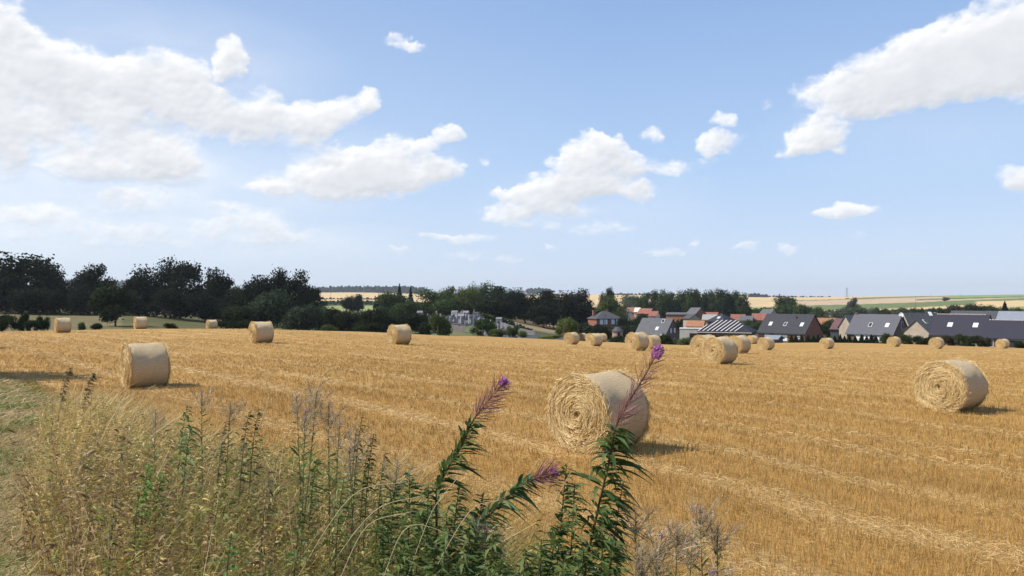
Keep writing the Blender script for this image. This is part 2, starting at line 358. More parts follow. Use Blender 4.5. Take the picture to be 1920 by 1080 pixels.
#@@PART2
# ------------------------------------------------------------------ clouds: a far shell, 15 km out, opacity and painted sun, shade and haze held by its vertices
_perm = rng.permutation(4096); _ga = rng.uniform(0, 2*math.pi, 4096)
def perlin(x, y, seed=0):
    xi = np.floor(x).astype(np.int64); yi = np.floor(y).astype(np.int64); xf = x-xi; yf = y-yi
    def gr(i, j, dx, dy):
        h = _ga[_perm[(_perm[(i+seed*131) & 4095]+j) & 4095]]; return np.cos(h)*dx+np.sin(h)*dy
    u = xf**3*(xf*(xf*6-15)+10); v = yf**3*(yf*(yf*6-15)+10)
    a_ = gr(xi, yi, xf, yf)*(1-u)+gr(xi+1, yi, xf-1, yf)*u; b_ = gr(xi, yi+1, xf, yf-1)*(1-u)+gr(xi+1, yi+1, xf-1, yf-1)*u
    return (a_*(1-v)+b_*v)*1.5
def fbm(x, y, sc, oc, rough=.55, seed=0, billow=False):
    o = 0; amp = 1; tot = 0
    for k in range(oc):
        p = perlin(x*sc+k*7.3, y*sc-k*3.1, seed+k); o = o+amp*(1-2*np.abs(p) if billow else p); tot += amp; amp *= rough; sc *= 2.03
    return o/tot
def cloud_density(u, v):
    """u azimuth, v elevation in radians"""
    wx = fbm(u, v*1.3, 10, 4, .6, 1); wy = fbm(u, v*1.3, 10, 4, .6, 11)
    w2x = fbm(u, v*1.2, 45, 4, .6, 21); w2y = fbm(u, v*1.2, 45, 4, .6, 31)
    U = u+.020*wx+.010*w2x; Vv = v+.011*wy+.008*w2y
    f = np.zeros_like(u)
    for px, py, rx, ry, w in PUFFS:
        az, el = azel(px, py); k = 1/(1+((px-960)/F)**2)
        q = ((U-az)/(rx/F*k*1.32))**2+((Vv-el)/(ry/F*1.32))**2
        f += w*np.clip(1-q, 0, None)
    nz = fbm(u, v*1.3, 17, 7, .58, 41, True); nf = fbm(u, v*1.6, 60, 5, .62, 51); nl = fbm(u, v*1.8, 7, 3, .5, 61)
    return f, np.where(f > .01, 1.15*f**.8+.70*nz+.60*nf+.50*nl-.30, 0)
du = math.radians(.065)
uu = np.arange(math.radians(-43), math.radians(43), du); vv = np.arange(math.radians(.2), math.radians(24), du)
UU, VV = np.meshgrid(uu, vv, indexing='ij')
f_, dn = cloud_density(UU, VV)
def sh(A, i, j): return np.roll(np.roll(A, i, 0), j, 1)
wisp = smooth(fbm(UU+.5*VV, VV*2.2, 12, 7, .66, 101), -.15, .45)
edge = 1-smooth(f_, .5, 1.5)
al = smooth(dn-.22*edge*wisp, -.02, 1.0)*smooth(f_, .0, .38)*(1-.50*edge*wisp)
al = al*(.86+.14*smooth(dn, .5, 1.4)); al = np.maximum(al, .32*smooth(f_, 0., .9))
veil = 0
for px, py, rx, ry, w in ((230,330,480,110,.5),(120,420,420,75,.55),(420,450,420,50,.40),(330,110,330,110,.22),(1120,390,260,90,.18),(1750,230,300,110,.12),(640,300,260,70,.25)):
    az, el = azel(px, py); q = ((UU-az)/(rx/F))**2+((VV-el)/(ry/F))**2; veil = np.maximum(veil, w*np.clip(1-q, 0, 1)**1.2)
veil = veil*(.55+.9*np.clip(fbm(UU, VV*2.4, 8, 6, .6, 111)+.25, 0, 1)); al = 1-(1-np.clip(al, 0, 1)*.97)*(1-np.clip(veil, 0, .6))
hgt = np.sqrt(np.clip(dn, 0, 2.2)); hs = blur(blur(hgt, 5, 0), 5, 1)
gx = np.gradient(hs, axis=0); gy = np.gradient(hs, axis=1)
rel = np.clip(.5+(2.6*gx*.55*-1*-1-2.6*gy*1.0)*2.2, 0, 1)          # sunlit side painted brighter into the puffs' colour, up and to the left
rel = blur(blur(rel, 3, 0), 3, 1)
occ = 0
for k, st in enumerate((4, 9, 17, 28)): occ = occ+np.clip(sh(dn, int(st*.45), -int(st*1.0)), 0, 1.8)*(.40-.05*k)
T = np.exp(-1.0*np.clip(occ-.45, 0, None)); T = blur(blur(T, 7, 0), 7, 1)
body = smooth(dn, .3, 1.6)
lowhaze = smooth(VV, math.radians(0), math.radians(9))
thin = 1-smooth(dn, .1, .9)
lit = np.clip(-.12+.62*T+.62*rel+.22*fbm(UU, VV*1.4, 26, 6, .6, 91)+.40*thin, 0, 1)
cc = np.array([.61, .63, .67])+(np.array([.94, .94, .945])-np.array([.61, .63, .67]))*lit[..., None]
cc = cc*(1-.35*(1-lowhaze))[..., None]+(np.array([.70, .745, .82])*.35)*(1-lowhaze)[..., None]
al = al*(.62+.38*lowhaze)
RC = 15000-500*body
Vc = np.stack([np.sin(UU)*np.cos(VV)*RC, np.cos(UU)*np.cos(VV)*RC, np.sin(VV)*RC+EYE], 2).reshape(-1, 3)
nu, nv = UU.shape; a_, b_ = np.meshgrid(np.arange(nu-1), np.arange(nv-1), indexing='ij')
Fc = np.stack([a_*nv+b_, (a_+1)*nv+b_, (a_+1)*nv+b_+1, a_*nv+b_+1], 2).reshape(-1, 4)
keep = al.reshape(-1)[Fc].max(1) > .004; Fc = Fc[keep]
u_, inv = np.unique(Fc, return_inverse=True); Fc = inv.reshape(Fc.shape)
m, t = newmat('cloud'); at_ = N(t, 'ShaderNodeAttribute'); at_.attribute_name = 'col'; aa = N(t, 'ShaderNodeAttribute'); aa.attribute_name = 'opacity'
em = N(t, 'ShaderNodeEmission'); L(t, at_.outputs['Color'], em.inputs[0]); tp = N(t, 'ShaderNodeBsdfTransparent')
mx = N(t, 'ShaderNodeMixShader'); L(t, aa.outputs['Fac'], mx.inputs[0]); L(t, tp.outputs[0], mx.inputs[1]); L(t, em.outputs[0], mx.inputs[2])
o_ = N(t, 'ShaderNodeOutputMaterial'); L(t, mx.outputs[0], o_.inputs[0]); m.cycles.emission_sampling = 'NONE'
oc = mesh_obj('clouds', Vc[u_], Fc, m, cols=cc.reshape(-1, 3)[u_]); tag(oc, kind='structure')
oa = oc.data.attributes.new('opacity', 'FLOAT', 'POINT'); oa.data.foreach_set('value', al.reshape(-1)[u_].astype(np.float32))
# ------------------------------------------------------------------ haze: one closed box of thin air
def box_data(x0, x1, y0, y1, z0, z1):
    V = [(x, y, z) for z in (z0, z1) for y in (y0, y1) for x in (x0, x1)]
    return V, [(0, 2, 3, 1), (4, 5, 7, 6), (0, 1, 5, 4), (2, 6, 7, 3), (0, 4, 6, 2), (1, 3, 7, 5)]
V_, F_ = box_data(-9100, 9100, -9100, 9100, float(Vg[:, 2].min())-1, float(max(Vg[:, 2].max(), 110))+6)
m, t = newmat('haze'); pv = N(t, 'ShaderNodeVolumePrincipled'); pv.inputs['Color'].default_value = (.90, .95, 1, 1)
pv.inputs['Density'].default_value = .00008; pv.inputs['Anisotropy'].default_value = .1
o_ = N(t, 'ShaderNodeOutputMaterial'); L(t, pv.outputs[0], o_.inputs['Volume'])
HAZE = True
if HAZE: tag(mesh_obj('haze', V_, F_, m), kind='stuff')
# ------------------------------------------------------------------ trees
def crown_mesh(name, kind, nq, seed, q=.03):
    r = np.random.default_rng(seed); nl = {'round': 22, 'tall': 20, 'cone': 1, 'bush': 15, 'oval': 20}[kind]
    if kind == 'cone':
        t = r.random(nq)**.75; rad = (1-t)*.30*(.8+.2*np.sin(t*60)+.25*r.random(nq)); an = r.uniform(0, 2*math.pi, nq)
        rr = rad*r.random(nq)**.35; C0 = np.stack([rr*np.cos(an), rr*np.sin(an), .03+t*.97], 1); out = C0-[0, 0, .4]; lobe = (t*12).astype(int)
        val = .8+.3*r.random(nq)
    else:
        ctr = []; rad = []
        for i in range(nl):
            while True:
                p = r.uniform(-1, 1, 3)
                if np.linalg.norm(p) < 1 and (kind != 'bush' or p[2] > -.5): break
            p = p/np.linalg.norm(p)**.3
            if kind == 'round': c = p*[.36, .36, .30]+[0, 0, .62]; s = r.uniform(.11, .22)
            elif kind == 'oval': c = p*[.30, .30, .36]+[0, 0, .57]; s = r.uniform(.10, .20)
            elif kind == 'tall': c = p*[.15, .15, .42]+[0, 0, .54]; s = r.uniform(.07, .13)*(1.15-.3*abs(c[2]-.5))
            else: c = p*[.36, .36, .34]+[0, 0, .38]; s = r.uniform(.13, .24)
            ctr.append(c); rad.append(s)
        ctr = np.array(ctr); rad = np.array(rad); w = rad**2; lobe = r.choice(nl, nq, p=w/w.sum())
        d = nrm(r.normal(size=(nq, 3))); ss = r.random(nq)**.28
        sq = 1+.35*np.sin(d[:, 0]*7+lobe)*np.sin(d[:, 1]*6+lobe*2)+.15*r.normal(size=nq)
        C0 = ctr[lobe]+d*(rad[lobe]*ss*sq)[:, None]*[1, 1, .85]; out = d+.5*nrm(ctr[lobe]-[0, 0, .5])
        C0[:, 2] = np.clip(C0[:, 2], .02 if kind == 'bush' else .10, 1.05)
        lv = r.uniform(.72, 1.25, nl); val = lv[lobe]*r.uniform(.7, 1.3, nq)
    nn = nrm(nrm(out)+r.normal(size=(nq, 3))*.75); s1 = nrm(np.cross(nn, r.normal(size=(nq, 3)))); s2 = np.cross(nn, s1)
    sz = q*r.uniform(.5, 1.25, nq)[:, None]
    V = np.stack([C0-s1*sz-s2*sz*.35, C0+s1*sz*.2-s2*sz*.8, C0+s1*sz+s2*sz*.3, C0-s1*sz*.1+s2*sz*.8], 1).reshape(-1, 3)
    hue = r.normal(size=nq)*.06
    c = np.stack([val*(1+hue*1.5), val, val*(1-hue)], 1)
    ext = np.percentile(np.abs(C0[:, :2]), 98); V[:, :2] *= .5/ext/1.02
    if kind in ('round', 'oval', 'tall'): lo, hi = np.percentile(C0[:, 2], (1, 99.5)); V[:, 2] = .07+(V[:, 2]-lo)/(hi-lo)*.92
    else: V[:, 2] = V[:, 2]/np.percentile(C0[:, 2], 99.5)*.99
    me = mesh_obj(name, V, np.arange(nq*4).reshape(-1, 4), M_leaf, cols=np.repeat(c, 4, 0))
    d_ = me.data; bpy.data.objects.remove(me); return d_
def trunk_mesh(name, seed, hh=.55, r0=.022):
    r = np.random.default_rng(seed); pts = [(0, 0, -.06), (r.normal()*.008, r.normal()*.008, hh*.4), (r.normal()*.02, r.normal()*.02, hh)]
    parts = [tube(curve(pts, 8), r0, r0*.5, 8)]
    for k in range(7):
        z = hh*r.uniform(.45, 1.); a = r.uniform(0, 6.28); l = r.uniform(.15, .3)
        parts.append(tube(curve([(0, 0, z), (math.cos(a)*l*.5, math.sin(a)*l*.5, z+l*.45), (math.cos(a)*l, math.sin(a)*l, z+l*.95)], 6), r0*.42, r0*.12, 5))
    v, f, c = join(parts); o = mesh_obj(name, v, f, M_bark, smooth_=True); d_ = o.data; bpy.data.objects.remove(o); return d_
CR = {'round': [crown_mesh('crown', 'round', 11000, s, .018) for s in (1, 2, 3, 4)], 'oval': [crown_mesh('crown', 'oval', 9000, s, .019) for s in (5, 6, 7)],
      'tall': [crown_mesh('crown', 'tall', 4500, s, .020) for s in (8, 9)], 'cone': [crown_mesh('crown', 'cone', 3500, 10, .025)],
      'bush': [crown_mesh('crown', 'bush', 7500, s, .023) for s in (11, 12, 13)]}
TR = {k: trunk_mesh('trunk', i+50, .6 if k != 'bush' else .3, .022 if k != 'tall' else .014) for i, k in enumerate(CR)}
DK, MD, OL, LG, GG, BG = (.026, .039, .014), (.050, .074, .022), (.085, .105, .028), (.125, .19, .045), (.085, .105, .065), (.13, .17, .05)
VD = (.015, .021, .009)  # near-black leaf colour with the backlit shade of the trees put into it
_tc = [0]
def tree(name, cat, label, px, d, top, w, kind, col, ybase=None, group=None, trunk=True):
    """px centre, depth, top row, width in pixels"""
    x, y, z0 = at(px, d)
    if ybase: z0 = min(z0, zrow(ybase, d))
    H = zrow(top, d)-z0; wd = w/F*d
    nat = 1.0
    _tc[0] += 1; k = _tc[0]; o = empty(name, (x, y, z0), (k*2.4) % 6.28)
    tag(o, label, cat, group)
    c = bpy.data.objects.new('crown', CR[kind][k % len(CR[kind])]); COL.objects.link(c); c.parent = o
    c.scale = (wd/nat, wd/nat, H/1.0); j = 1+.12*math.sin(k*12.9); c.color = (col[0]*j, col[1]*j, col[2]*j, 1)
    if trunk:
        tk = bpy.data.objects.new('trunk', TR[kind]); COL.objects.link(tk); tk.parent = o; tk.scale = (wd/nat*1.2, wd/nat*1.2, H)
    return o
def T(label, px, d, top, w, kind, col, name='broadleaf_tree', cat='tree', group=None, **k): return tree(name, cat, label, px, d, top, w, kind, col, group=group, **k)
GL = 'dark trees along the meadow at the left'
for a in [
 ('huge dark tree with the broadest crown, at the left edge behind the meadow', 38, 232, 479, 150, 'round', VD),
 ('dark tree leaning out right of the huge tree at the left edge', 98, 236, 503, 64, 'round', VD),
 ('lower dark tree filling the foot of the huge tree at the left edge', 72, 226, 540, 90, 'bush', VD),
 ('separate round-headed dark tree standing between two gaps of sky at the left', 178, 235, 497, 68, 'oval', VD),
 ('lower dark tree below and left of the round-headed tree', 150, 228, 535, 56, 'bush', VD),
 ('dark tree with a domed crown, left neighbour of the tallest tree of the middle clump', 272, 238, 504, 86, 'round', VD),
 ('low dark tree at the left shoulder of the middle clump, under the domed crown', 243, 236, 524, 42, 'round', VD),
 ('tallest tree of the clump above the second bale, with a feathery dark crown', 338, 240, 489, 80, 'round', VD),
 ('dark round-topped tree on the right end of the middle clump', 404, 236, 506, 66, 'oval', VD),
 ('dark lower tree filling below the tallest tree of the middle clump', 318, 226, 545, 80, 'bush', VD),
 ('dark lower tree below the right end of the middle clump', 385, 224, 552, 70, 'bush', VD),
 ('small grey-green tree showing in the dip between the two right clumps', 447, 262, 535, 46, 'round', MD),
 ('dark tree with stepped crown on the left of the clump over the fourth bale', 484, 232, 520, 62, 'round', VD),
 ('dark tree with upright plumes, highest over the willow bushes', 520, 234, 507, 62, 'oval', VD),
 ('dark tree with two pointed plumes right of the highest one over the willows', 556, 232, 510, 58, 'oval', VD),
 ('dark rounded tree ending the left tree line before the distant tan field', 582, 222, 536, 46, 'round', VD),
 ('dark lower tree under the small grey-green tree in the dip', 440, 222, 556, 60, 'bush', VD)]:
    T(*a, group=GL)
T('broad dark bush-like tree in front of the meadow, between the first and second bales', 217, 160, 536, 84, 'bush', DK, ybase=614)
T('large dull-green willow bush behind the fourth bale', 512, 170, 545, 92, 'bush', (.050, .068, .036), name='willow_bush', cat='bush', ybase=617)
T('smaller dull-green willow bush right of the large willow bush', 570, 165, 572, 66, 'bush', (.056, .075, .040), name='willow_bush', cat='bush', ybase=619)
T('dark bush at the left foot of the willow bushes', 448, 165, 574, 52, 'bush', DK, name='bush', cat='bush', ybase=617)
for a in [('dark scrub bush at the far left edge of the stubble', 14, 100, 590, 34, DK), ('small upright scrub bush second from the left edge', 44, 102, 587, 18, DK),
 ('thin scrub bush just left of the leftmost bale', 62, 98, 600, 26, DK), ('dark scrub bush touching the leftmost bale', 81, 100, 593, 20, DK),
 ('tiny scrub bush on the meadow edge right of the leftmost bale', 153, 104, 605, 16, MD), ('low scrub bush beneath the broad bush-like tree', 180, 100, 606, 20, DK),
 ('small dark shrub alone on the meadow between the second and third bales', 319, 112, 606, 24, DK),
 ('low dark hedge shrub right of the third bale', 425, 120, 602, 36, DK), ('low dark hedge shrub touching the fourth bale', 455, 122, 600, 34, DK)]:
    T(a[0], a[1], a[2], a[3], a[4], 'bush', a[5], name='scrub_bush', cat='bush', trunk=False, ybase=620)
GM = 'trees of the valley floor behind the cemetery'
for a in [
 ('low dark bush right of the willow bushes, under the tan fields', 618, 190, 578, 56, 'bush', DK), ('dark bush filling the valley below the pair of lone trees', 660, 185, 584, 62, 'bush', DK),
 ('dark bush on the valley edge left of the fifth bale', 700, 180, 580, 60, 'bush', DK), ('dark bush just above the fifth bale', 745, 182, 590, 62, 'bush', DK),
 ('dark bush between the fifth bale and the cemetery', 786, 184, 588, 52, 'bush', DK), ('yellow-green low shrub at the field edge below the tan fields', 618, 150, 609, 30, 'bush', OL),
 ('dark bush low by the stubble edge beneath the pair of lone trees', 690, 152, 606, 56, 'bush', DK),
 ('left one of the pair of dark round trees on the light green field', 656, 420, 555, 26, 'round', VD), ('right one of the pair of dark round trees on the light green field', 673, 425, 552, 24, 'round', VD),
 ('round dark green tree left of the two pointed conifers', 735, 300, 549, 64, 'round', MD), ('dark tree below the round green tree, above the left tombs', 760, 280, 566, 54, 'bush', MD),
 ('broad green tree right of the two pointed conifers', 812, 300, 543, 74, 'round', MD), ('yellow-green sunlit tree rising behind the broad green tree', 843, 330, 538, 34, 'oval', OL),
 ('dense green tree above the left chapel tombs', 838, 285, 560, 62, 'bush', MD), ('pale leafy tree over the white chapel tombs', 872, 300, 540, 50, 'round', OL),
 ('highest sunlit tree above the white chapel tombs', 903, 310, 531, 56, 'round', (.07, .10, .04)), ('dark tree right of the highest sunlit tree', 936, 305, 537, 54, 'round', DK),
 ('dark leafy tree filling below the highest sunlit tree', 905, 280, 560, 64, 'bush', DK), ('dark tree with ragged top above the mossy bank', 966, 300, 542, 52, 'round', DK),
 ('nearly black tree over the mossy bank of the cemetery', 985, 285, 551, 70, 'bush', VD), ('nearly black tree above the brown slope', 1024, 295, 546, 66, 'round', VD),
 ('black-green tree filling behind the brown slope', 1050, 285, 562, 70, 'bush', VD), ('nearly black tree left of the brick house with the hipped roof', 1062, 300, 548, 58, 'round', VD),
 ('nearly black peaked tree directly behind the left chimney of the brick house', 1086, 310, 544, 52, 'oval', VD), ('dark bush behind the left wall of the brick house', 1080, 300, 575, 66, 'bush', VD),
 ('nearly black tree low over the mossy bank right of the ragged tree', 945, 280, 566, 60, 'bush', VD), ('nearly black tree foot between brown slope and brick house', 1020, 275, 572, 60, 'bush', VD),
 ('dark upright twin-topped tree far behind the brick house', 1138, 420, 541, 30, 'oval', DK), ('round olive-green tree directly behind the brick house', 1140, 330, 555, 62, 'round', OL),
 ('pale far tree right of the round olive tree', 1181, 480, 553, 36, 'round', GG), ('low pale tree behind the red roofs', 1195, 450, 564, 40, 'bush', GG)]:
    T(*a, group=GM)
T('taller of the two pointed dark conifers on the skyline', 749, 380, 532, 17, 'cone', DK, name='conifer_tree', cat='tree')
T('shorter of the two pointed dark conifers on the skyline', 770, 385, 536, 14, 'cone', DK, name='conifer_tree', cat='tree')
ORD = ['first', 'second', 'third', 'fourth', 'fifth', 'sixth', 'seventh', 'eighth', 'ninth', 'tenth', 'eleventh', 'twelfth', 'thirteenth', 'fourteenth', 'fifteenth', 'sixteenth', 'seventeenth', 'eighteenth']
for k, (px, top, w) in enumerate([(1212, 550, 34), (1229, 546, 32), (1246, 545, 30), (1262, 549, 30), (1279, 546, 32), (1295, 543, 32), (1311, 544, 32), (1328, 545, 30), (1344, 543, 30), (1360, 545, 34), (1377, 547, 34), (1392, 551, 28)]):
    T('poplar, %s from the left in the tall row behind the village' % ORD[k], px, 430+12*math.sin(k*2.1), top, w, 'oval', MD if k % 3 else (.05, .075, .03), name='poplar_tree', cat='tree', group='poplars behind the village', ybase=596)
for a in [('large round grey-green tree behind the big dark-roofed house', 1475, 420, 555, 42, 'round', (.05, .07, .035)), ('dark bushy tree under the large round grey-green tree', 1470, 400, 572, 60, 'bush', MD),
 ('green tree right of the large round tree, above the dark roof ridge', 1508, 390, 572, 42, 'bush', MD), ('small tree behind the right end of the dark roof ridge', 1532, 380, 577, 34, 'bush', MD),
 ('bush above the red roofs at the end of the poplar row', 1425, 440, 577, 44, 'bush', MD), ('small dark tree left of the big grey house', 1545, 260, 592, 26, 'bush', DK),
 ('upright grey-green tree standing above the hillside scrub', 1600, 430, 559, 22, 'oval', GG), ('grey-green scrub tree left of the upright one', 1578, 420, 578, 40, 'bush', GG),
 ('grey-green scrub tree beneath the upright one', 1603, 400, 576, 44, 'bush', GG), ('grey-green scrub tree right of the upright one', 1625, 410, 577, 34, 'bush', GG),
 ('small round tree on the hillside left of the satellite ball', 1661, 430, 579, 16, 'bush', MD), ('bushy tree just above the grey gable roofs', 1688, 380, 577, 30, 'bush', GG),
 ('small round tree between the hillside scrub and the grey gable roofs', 1645, 470, 577, 12, 'bush', MD), ('pair-like round shrub above the grey roofs', 1718, 430, 578, 18, 'bush', MD),
 ('upright shrub above the grey roofs', 1728, 430, 577, 9, 'oval', MD), ('small round shrub left of the brownish tree', 1748, 430, 577, 14, 'bush', MD), ('round shrub touching the brownish tree', 1765, 420, 577, 18, 'bush', MD),
 ('brownish round tree above the navy roof', 1790, 360, 572, 32, 'bush', (.055, .055, .035)), ('lone round tree high on the far fields', 1773, 1250, 557, 12, 'round', DK),
 ('long dark shrub left of the dark conifer', 1823, 350, 571, 46, 'bush', DK), ('dark green shrub between the conifer and the long shrub', 1858, 350, 573, 44, 'bush', MD),
 ('olive round shrub right of the dark conifer', 1903, 350, 577, 24, 'bush', OL), ('tiny dark bush alone on the skyline field under the pylon', 1589, 1700, 559, 7, 'bush', DK),
 ('grey-green tree at the far left of the hillside scrub', 1553, 330, 592, 34, 'bush', GG), ('dark leafy tree beside the brown gable behind the grey house', 1562, 240, 600, 44, 'bush', DK),
 ('bush between the orange roofs left of the stripped roof', 1276, 300, 598, 24, 'bush', DK), ('small dark conifer-like tree left of the brown gable house', 1243, 330, 585, 22, 'cone', DK),
 ('green tree in the gap between stripped roof and dark roof', 1412, 260, 601, 34, 'bush', MD), ('tree between the brick house and the grey-roofed house', 1200, 300, 590, 36, 'bush', DK),
 ('dark bush right of the brick house', 1178, 270, 600, 36, 'bush', DK), ('low dark bush right beside the pink round tower', 1180, 225, 612, 32, 'bush', DK),
 ('dark shrub in front of the left wall of the brick house', 1095, 240, 605, 32, 'bush', DK), ('dark shrub in front of the brick house wall', 1118, 230, 608, 22, 'bush', DK),
 ('dark shrub left of the pink round tower', 1133, 215, 612, 20, 'bush', DK),('leafy shrub directly right of the brick house windows', 1168, 255, 596, 20, 'bush', DK)]:
    T(*a)
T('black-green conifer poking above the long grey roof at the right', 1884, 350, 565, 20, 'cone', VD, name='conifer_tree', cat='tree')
for a in [('bright green young tree at the stubble edge left of the first cluster of bales', 1063, 138, 597, 40, BG, 636), ('dark rounded bush in front of the left cemetery plot', 825, 160, 589, 38, OL, 627),
 ('rounded green bush in the middle of the cemetery edge', 906, 158, 598, 42, MD, 632), ('small light bush low at the cemetery edge', 962, 154, 610, 20, OL, 631), ('bright low bush right of the small light bush', 980, 153, 620, 22, BG, 633),
 ('low green scrub beside the rounded green bush', 935, 156, 617, 36, OL, 631), ('low bright green scrub left of the young tree', 1035, 150, 628, 46, BG, 638),('dark low bush left of the rounded olive bush', 800, 162, 604, 30, DK, 626)]:
    T(a[0], a[1], a[2], a[3], a[4], 'bush', a[5], name='bush', cat='bush', ybase=a[6])
for a in [('dark green bush right of the bale pair at the edge of the village', 1248, 128, 627, 26, DK), ('tallest grey-green weed clump by the white flat garage', 1264, 128, 633, 18, GG), ('pale weed clump before the white flat garage', 1278, 127, 634, 18, BG),
 ('pale weed clump touching the left bale pair', 1293, 127, 633, 18, GG), ('dark low bush left of the bale pair', 1170, 138, 630, 36, DK), ('low bush beneath the pink round tower', 1150, 140, 632, 24, DK),
 ('brown-green bush by the corner of the grey house', 1660, 124, 625, 20, MD), ('green bush left of the eighteenth bale', 1700, 123, 627, 20, MD), ('brown-green bush under the beige gables', 1723, 122, 630, 24, DK),
 ('brown-green bush between beige gable and navy roof', 1742, 122, 631, 22, DK), ('wide bush under the left end of the navy roof', 1775, 121, 629, 30, (.06, .06, .03)), ('dark bush under the navy roof, middle', 1805, 120, 627, 26, MD),
 ('bush under the right skylight of the navy roof', 1828, 120, 630, 26, DK), ('bush left of the white window', 1846, 119, 633, 20, (.06, .06, .03)), ('dark bush at the right edge of the photo', 1912, 117, 640, 24, DK)]:
    T(a[0], a[1], a[2], a[3], a[4], 'bush', a[5], name='bush', cat='bush', trunk=False, ybase=656)
for k in range(17):
    px = 1484+k*10.0+1.5*math.sin(k*5); T('small clipped cypress, %s from the left in the hedge row below the brick gable' % ORD[k], px, 127.5, 628+1.5*math.sin(k*3.3), 12, 'cone', (.02, .042, .018), name='cypress_shrub', cat='shrub', group='cypress hedge row', trunk=False, ybase=646)
# a tree outside the left edge whose shade falls on the corner of the stubble
for (x, y, H, w, lb) in ((-23.2, 26.0, 7.5, 6.5, 'tree outside the left edge that shades the corner of the stubble'), (-37, 43, 8, 6, 'farther tree outside the left edge that shades the stubble')):
    o = empty('broadleaf_tree', (x, y, float(gz(x, y)))); tag(o, lb, 'tree')
    c = bpy.data.objects.new('crown', CR['round'][0]); COL.objects.link(c); c.parent = o; c.scale = (w, w, H); c.color = (*MD, 1)
    c = bpy.data.objects.new('trunk', TR['round']); COL.objects.link(c); c.parent = o; c.scale = (w*1.3, w*1.3, H)
# distant woods: each reads as one mass
def wood(name, pts, d, hpx, col, n=2500, dep=120):
    P_ = []; 
    for k in range(n):
        t = rng.random(); px = pts[0][0]+(pts[-1][0]-pts[0][0])*t; top = np.interp(px, [p[0] for p in pts], [p[1] for p in pts]); dd = d+rng.uniform(-dep, dep)
        top += 1.1*math.sin(px*.9)+.8*math.sin(px*.37+1)+rng.uniform(0, .8)
        x = (px-960)/F*dd; y = top+hpx*rng.random()**1.5; P_.append((x, dd, zrow(y, dd)))
    P_ = np.array(P_); nq = len(P_); nn = nrm(rng.normal(size=(nq, 3))+[0, -.3, .6]); s1 = nrm(np.cross(nn, rng.normal(size=(nq, 3)))); s2 = np.cross(nn, s1); sz = d/F*1.5*rng.uniform(.5, 1.3, nq)[:, None]
    V = np.stack([P_-s1*sz-s2*sz, P_+s1*sz-s2*sz, P_+s1*sz+s2*sz, P_-s1*sz+s2*sz], 1).reshape(-1, 3)
    tag(mesh_obj(name, V, np.arange(nq*4).reshape(-1, 4), M_far, cols=np.repeat(np.array(col)[None]*rng.uniform(.6, 1.4, (nq, 1)), 4, 0)), kind='stuff')
wood('distant_wood', [(592, 540), (650, 538), (760, 538), (800, 541)], 2800, 10, (.030, .045, .030), 5000)
wood('distant_wood', [(60, 528), (140, 526), (250, 528)], 3000, 22, (.035, .045, .035), 3500)
wood('distant_wood', [(988, 543), (1004, 541.5), (1022, 542), (1036, 545)], 3200, 8, (.04, .055, .04), 1500)
wood('distant_wood', [(1404, 552), (1412, 551), (1425, 552.5), (1440, 555)], 2300, 6, (.03, .04, .03), 1000, 40)
wood('distant_wood', [(1436, 556), (1480, 557), (1560, 557.5)], 2450, 3, (.04, .045, .035), 1500, 40)
wood('distant_wood', [(440, 545), (600, 542)], 3000, 12, (.035, .045, .035), 2500)
wood('distant_wood', [(1150, 551), (1210, 552), (1400, 554)], 2700, 4, (.05, .06, .04), 2500, 40)
wood('distant_hedge', [(596, 560), (640, 560.5), (760, 559)], 1150, 4, (.035, .05, .022), 1500, 25)
wood('distant_hedge', [(600, 566), (660, 564), (760, 566)], 800, 7, (.03, .05, .02), 1800, 40)
wood('distant_hedge', [(700, 571), (760, 574)], 560, 8, (.05, .075, .03), 900, 25)
wood('distant_hedge', [(1330, 578), (1560, 584)], 620, 9, (.045, .06, .03), 2500, 60)
wood('distant_hedge', [(1540, 583), (1800, 580), (1925, 580)], 560, 9, (.055, .065, .035), 4500, 50)
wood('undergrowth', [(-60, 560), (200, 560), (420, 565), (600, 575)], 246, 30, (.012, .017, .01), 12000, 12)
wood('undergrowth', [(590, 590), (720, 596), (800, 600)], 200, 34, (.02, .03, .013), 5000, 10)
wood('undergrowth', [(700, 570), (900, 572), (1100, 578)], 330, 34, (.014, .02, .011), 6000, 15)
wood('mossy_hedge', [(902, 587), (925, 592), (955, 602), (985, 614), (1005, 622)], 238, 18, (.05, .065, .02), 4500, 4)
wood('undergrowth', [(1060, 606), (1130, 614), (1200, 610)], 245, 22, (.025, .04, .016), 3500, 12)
# ------------------------------------------------------------------ houses
M_brick = mat_noise('brick', (.20, .075, .05), (.33, .15, .10), 2.5, .9, .3, .02)
M_brickd = mat_noise('brick_brown', (.13, .075, .055), (.21, .125, .095), 2.5, .9, .3, .02)
M_beige = mat_noise('beige_render', (.36, .29, .22), (.47, .38, .29), 1.2, .9)
M_cream = mat_noise('cream_render', (.62, .54, .43), (.74, .66, .55), .8, .9)
M_white = mat_noise('white_paint', (.72, .72, .70), (.84, .84, .82), 2, .6)
M_slate = mat_noise('slate_roof', (.052, .05, .052), (.092, .09, .092), 1.6, .8, .5, .03, stretch=(1, 1, 4))
M_greyr = mat_noise('grey_roof', (.085, .085, .088), (.14, .138, .14), 1.2, .85, .5, .03, stretch=(1, 1, 4))
M_navy = mat_noise('dark_glazed_tiles', (.020, .017, .026), (.042, .037, .050), 5, .55, .6, .03, stretch=(1, 1, 3))
M_char = mat_noise('charcoal_tiles', (.026, .026, .031), (.05, .05, .056), 3, .75, .5, .03, stretch=(1, 1, 3))
M_red = mat_noise('red_tiles', (.20, .075, .05), (.32, .135, .095), 1.3, .85, .5, .03)
M_orange = mat_noise('orange_tiles', (.30, .13, .06), (.39, .19, .10), 1.3, .85, .5, .03)
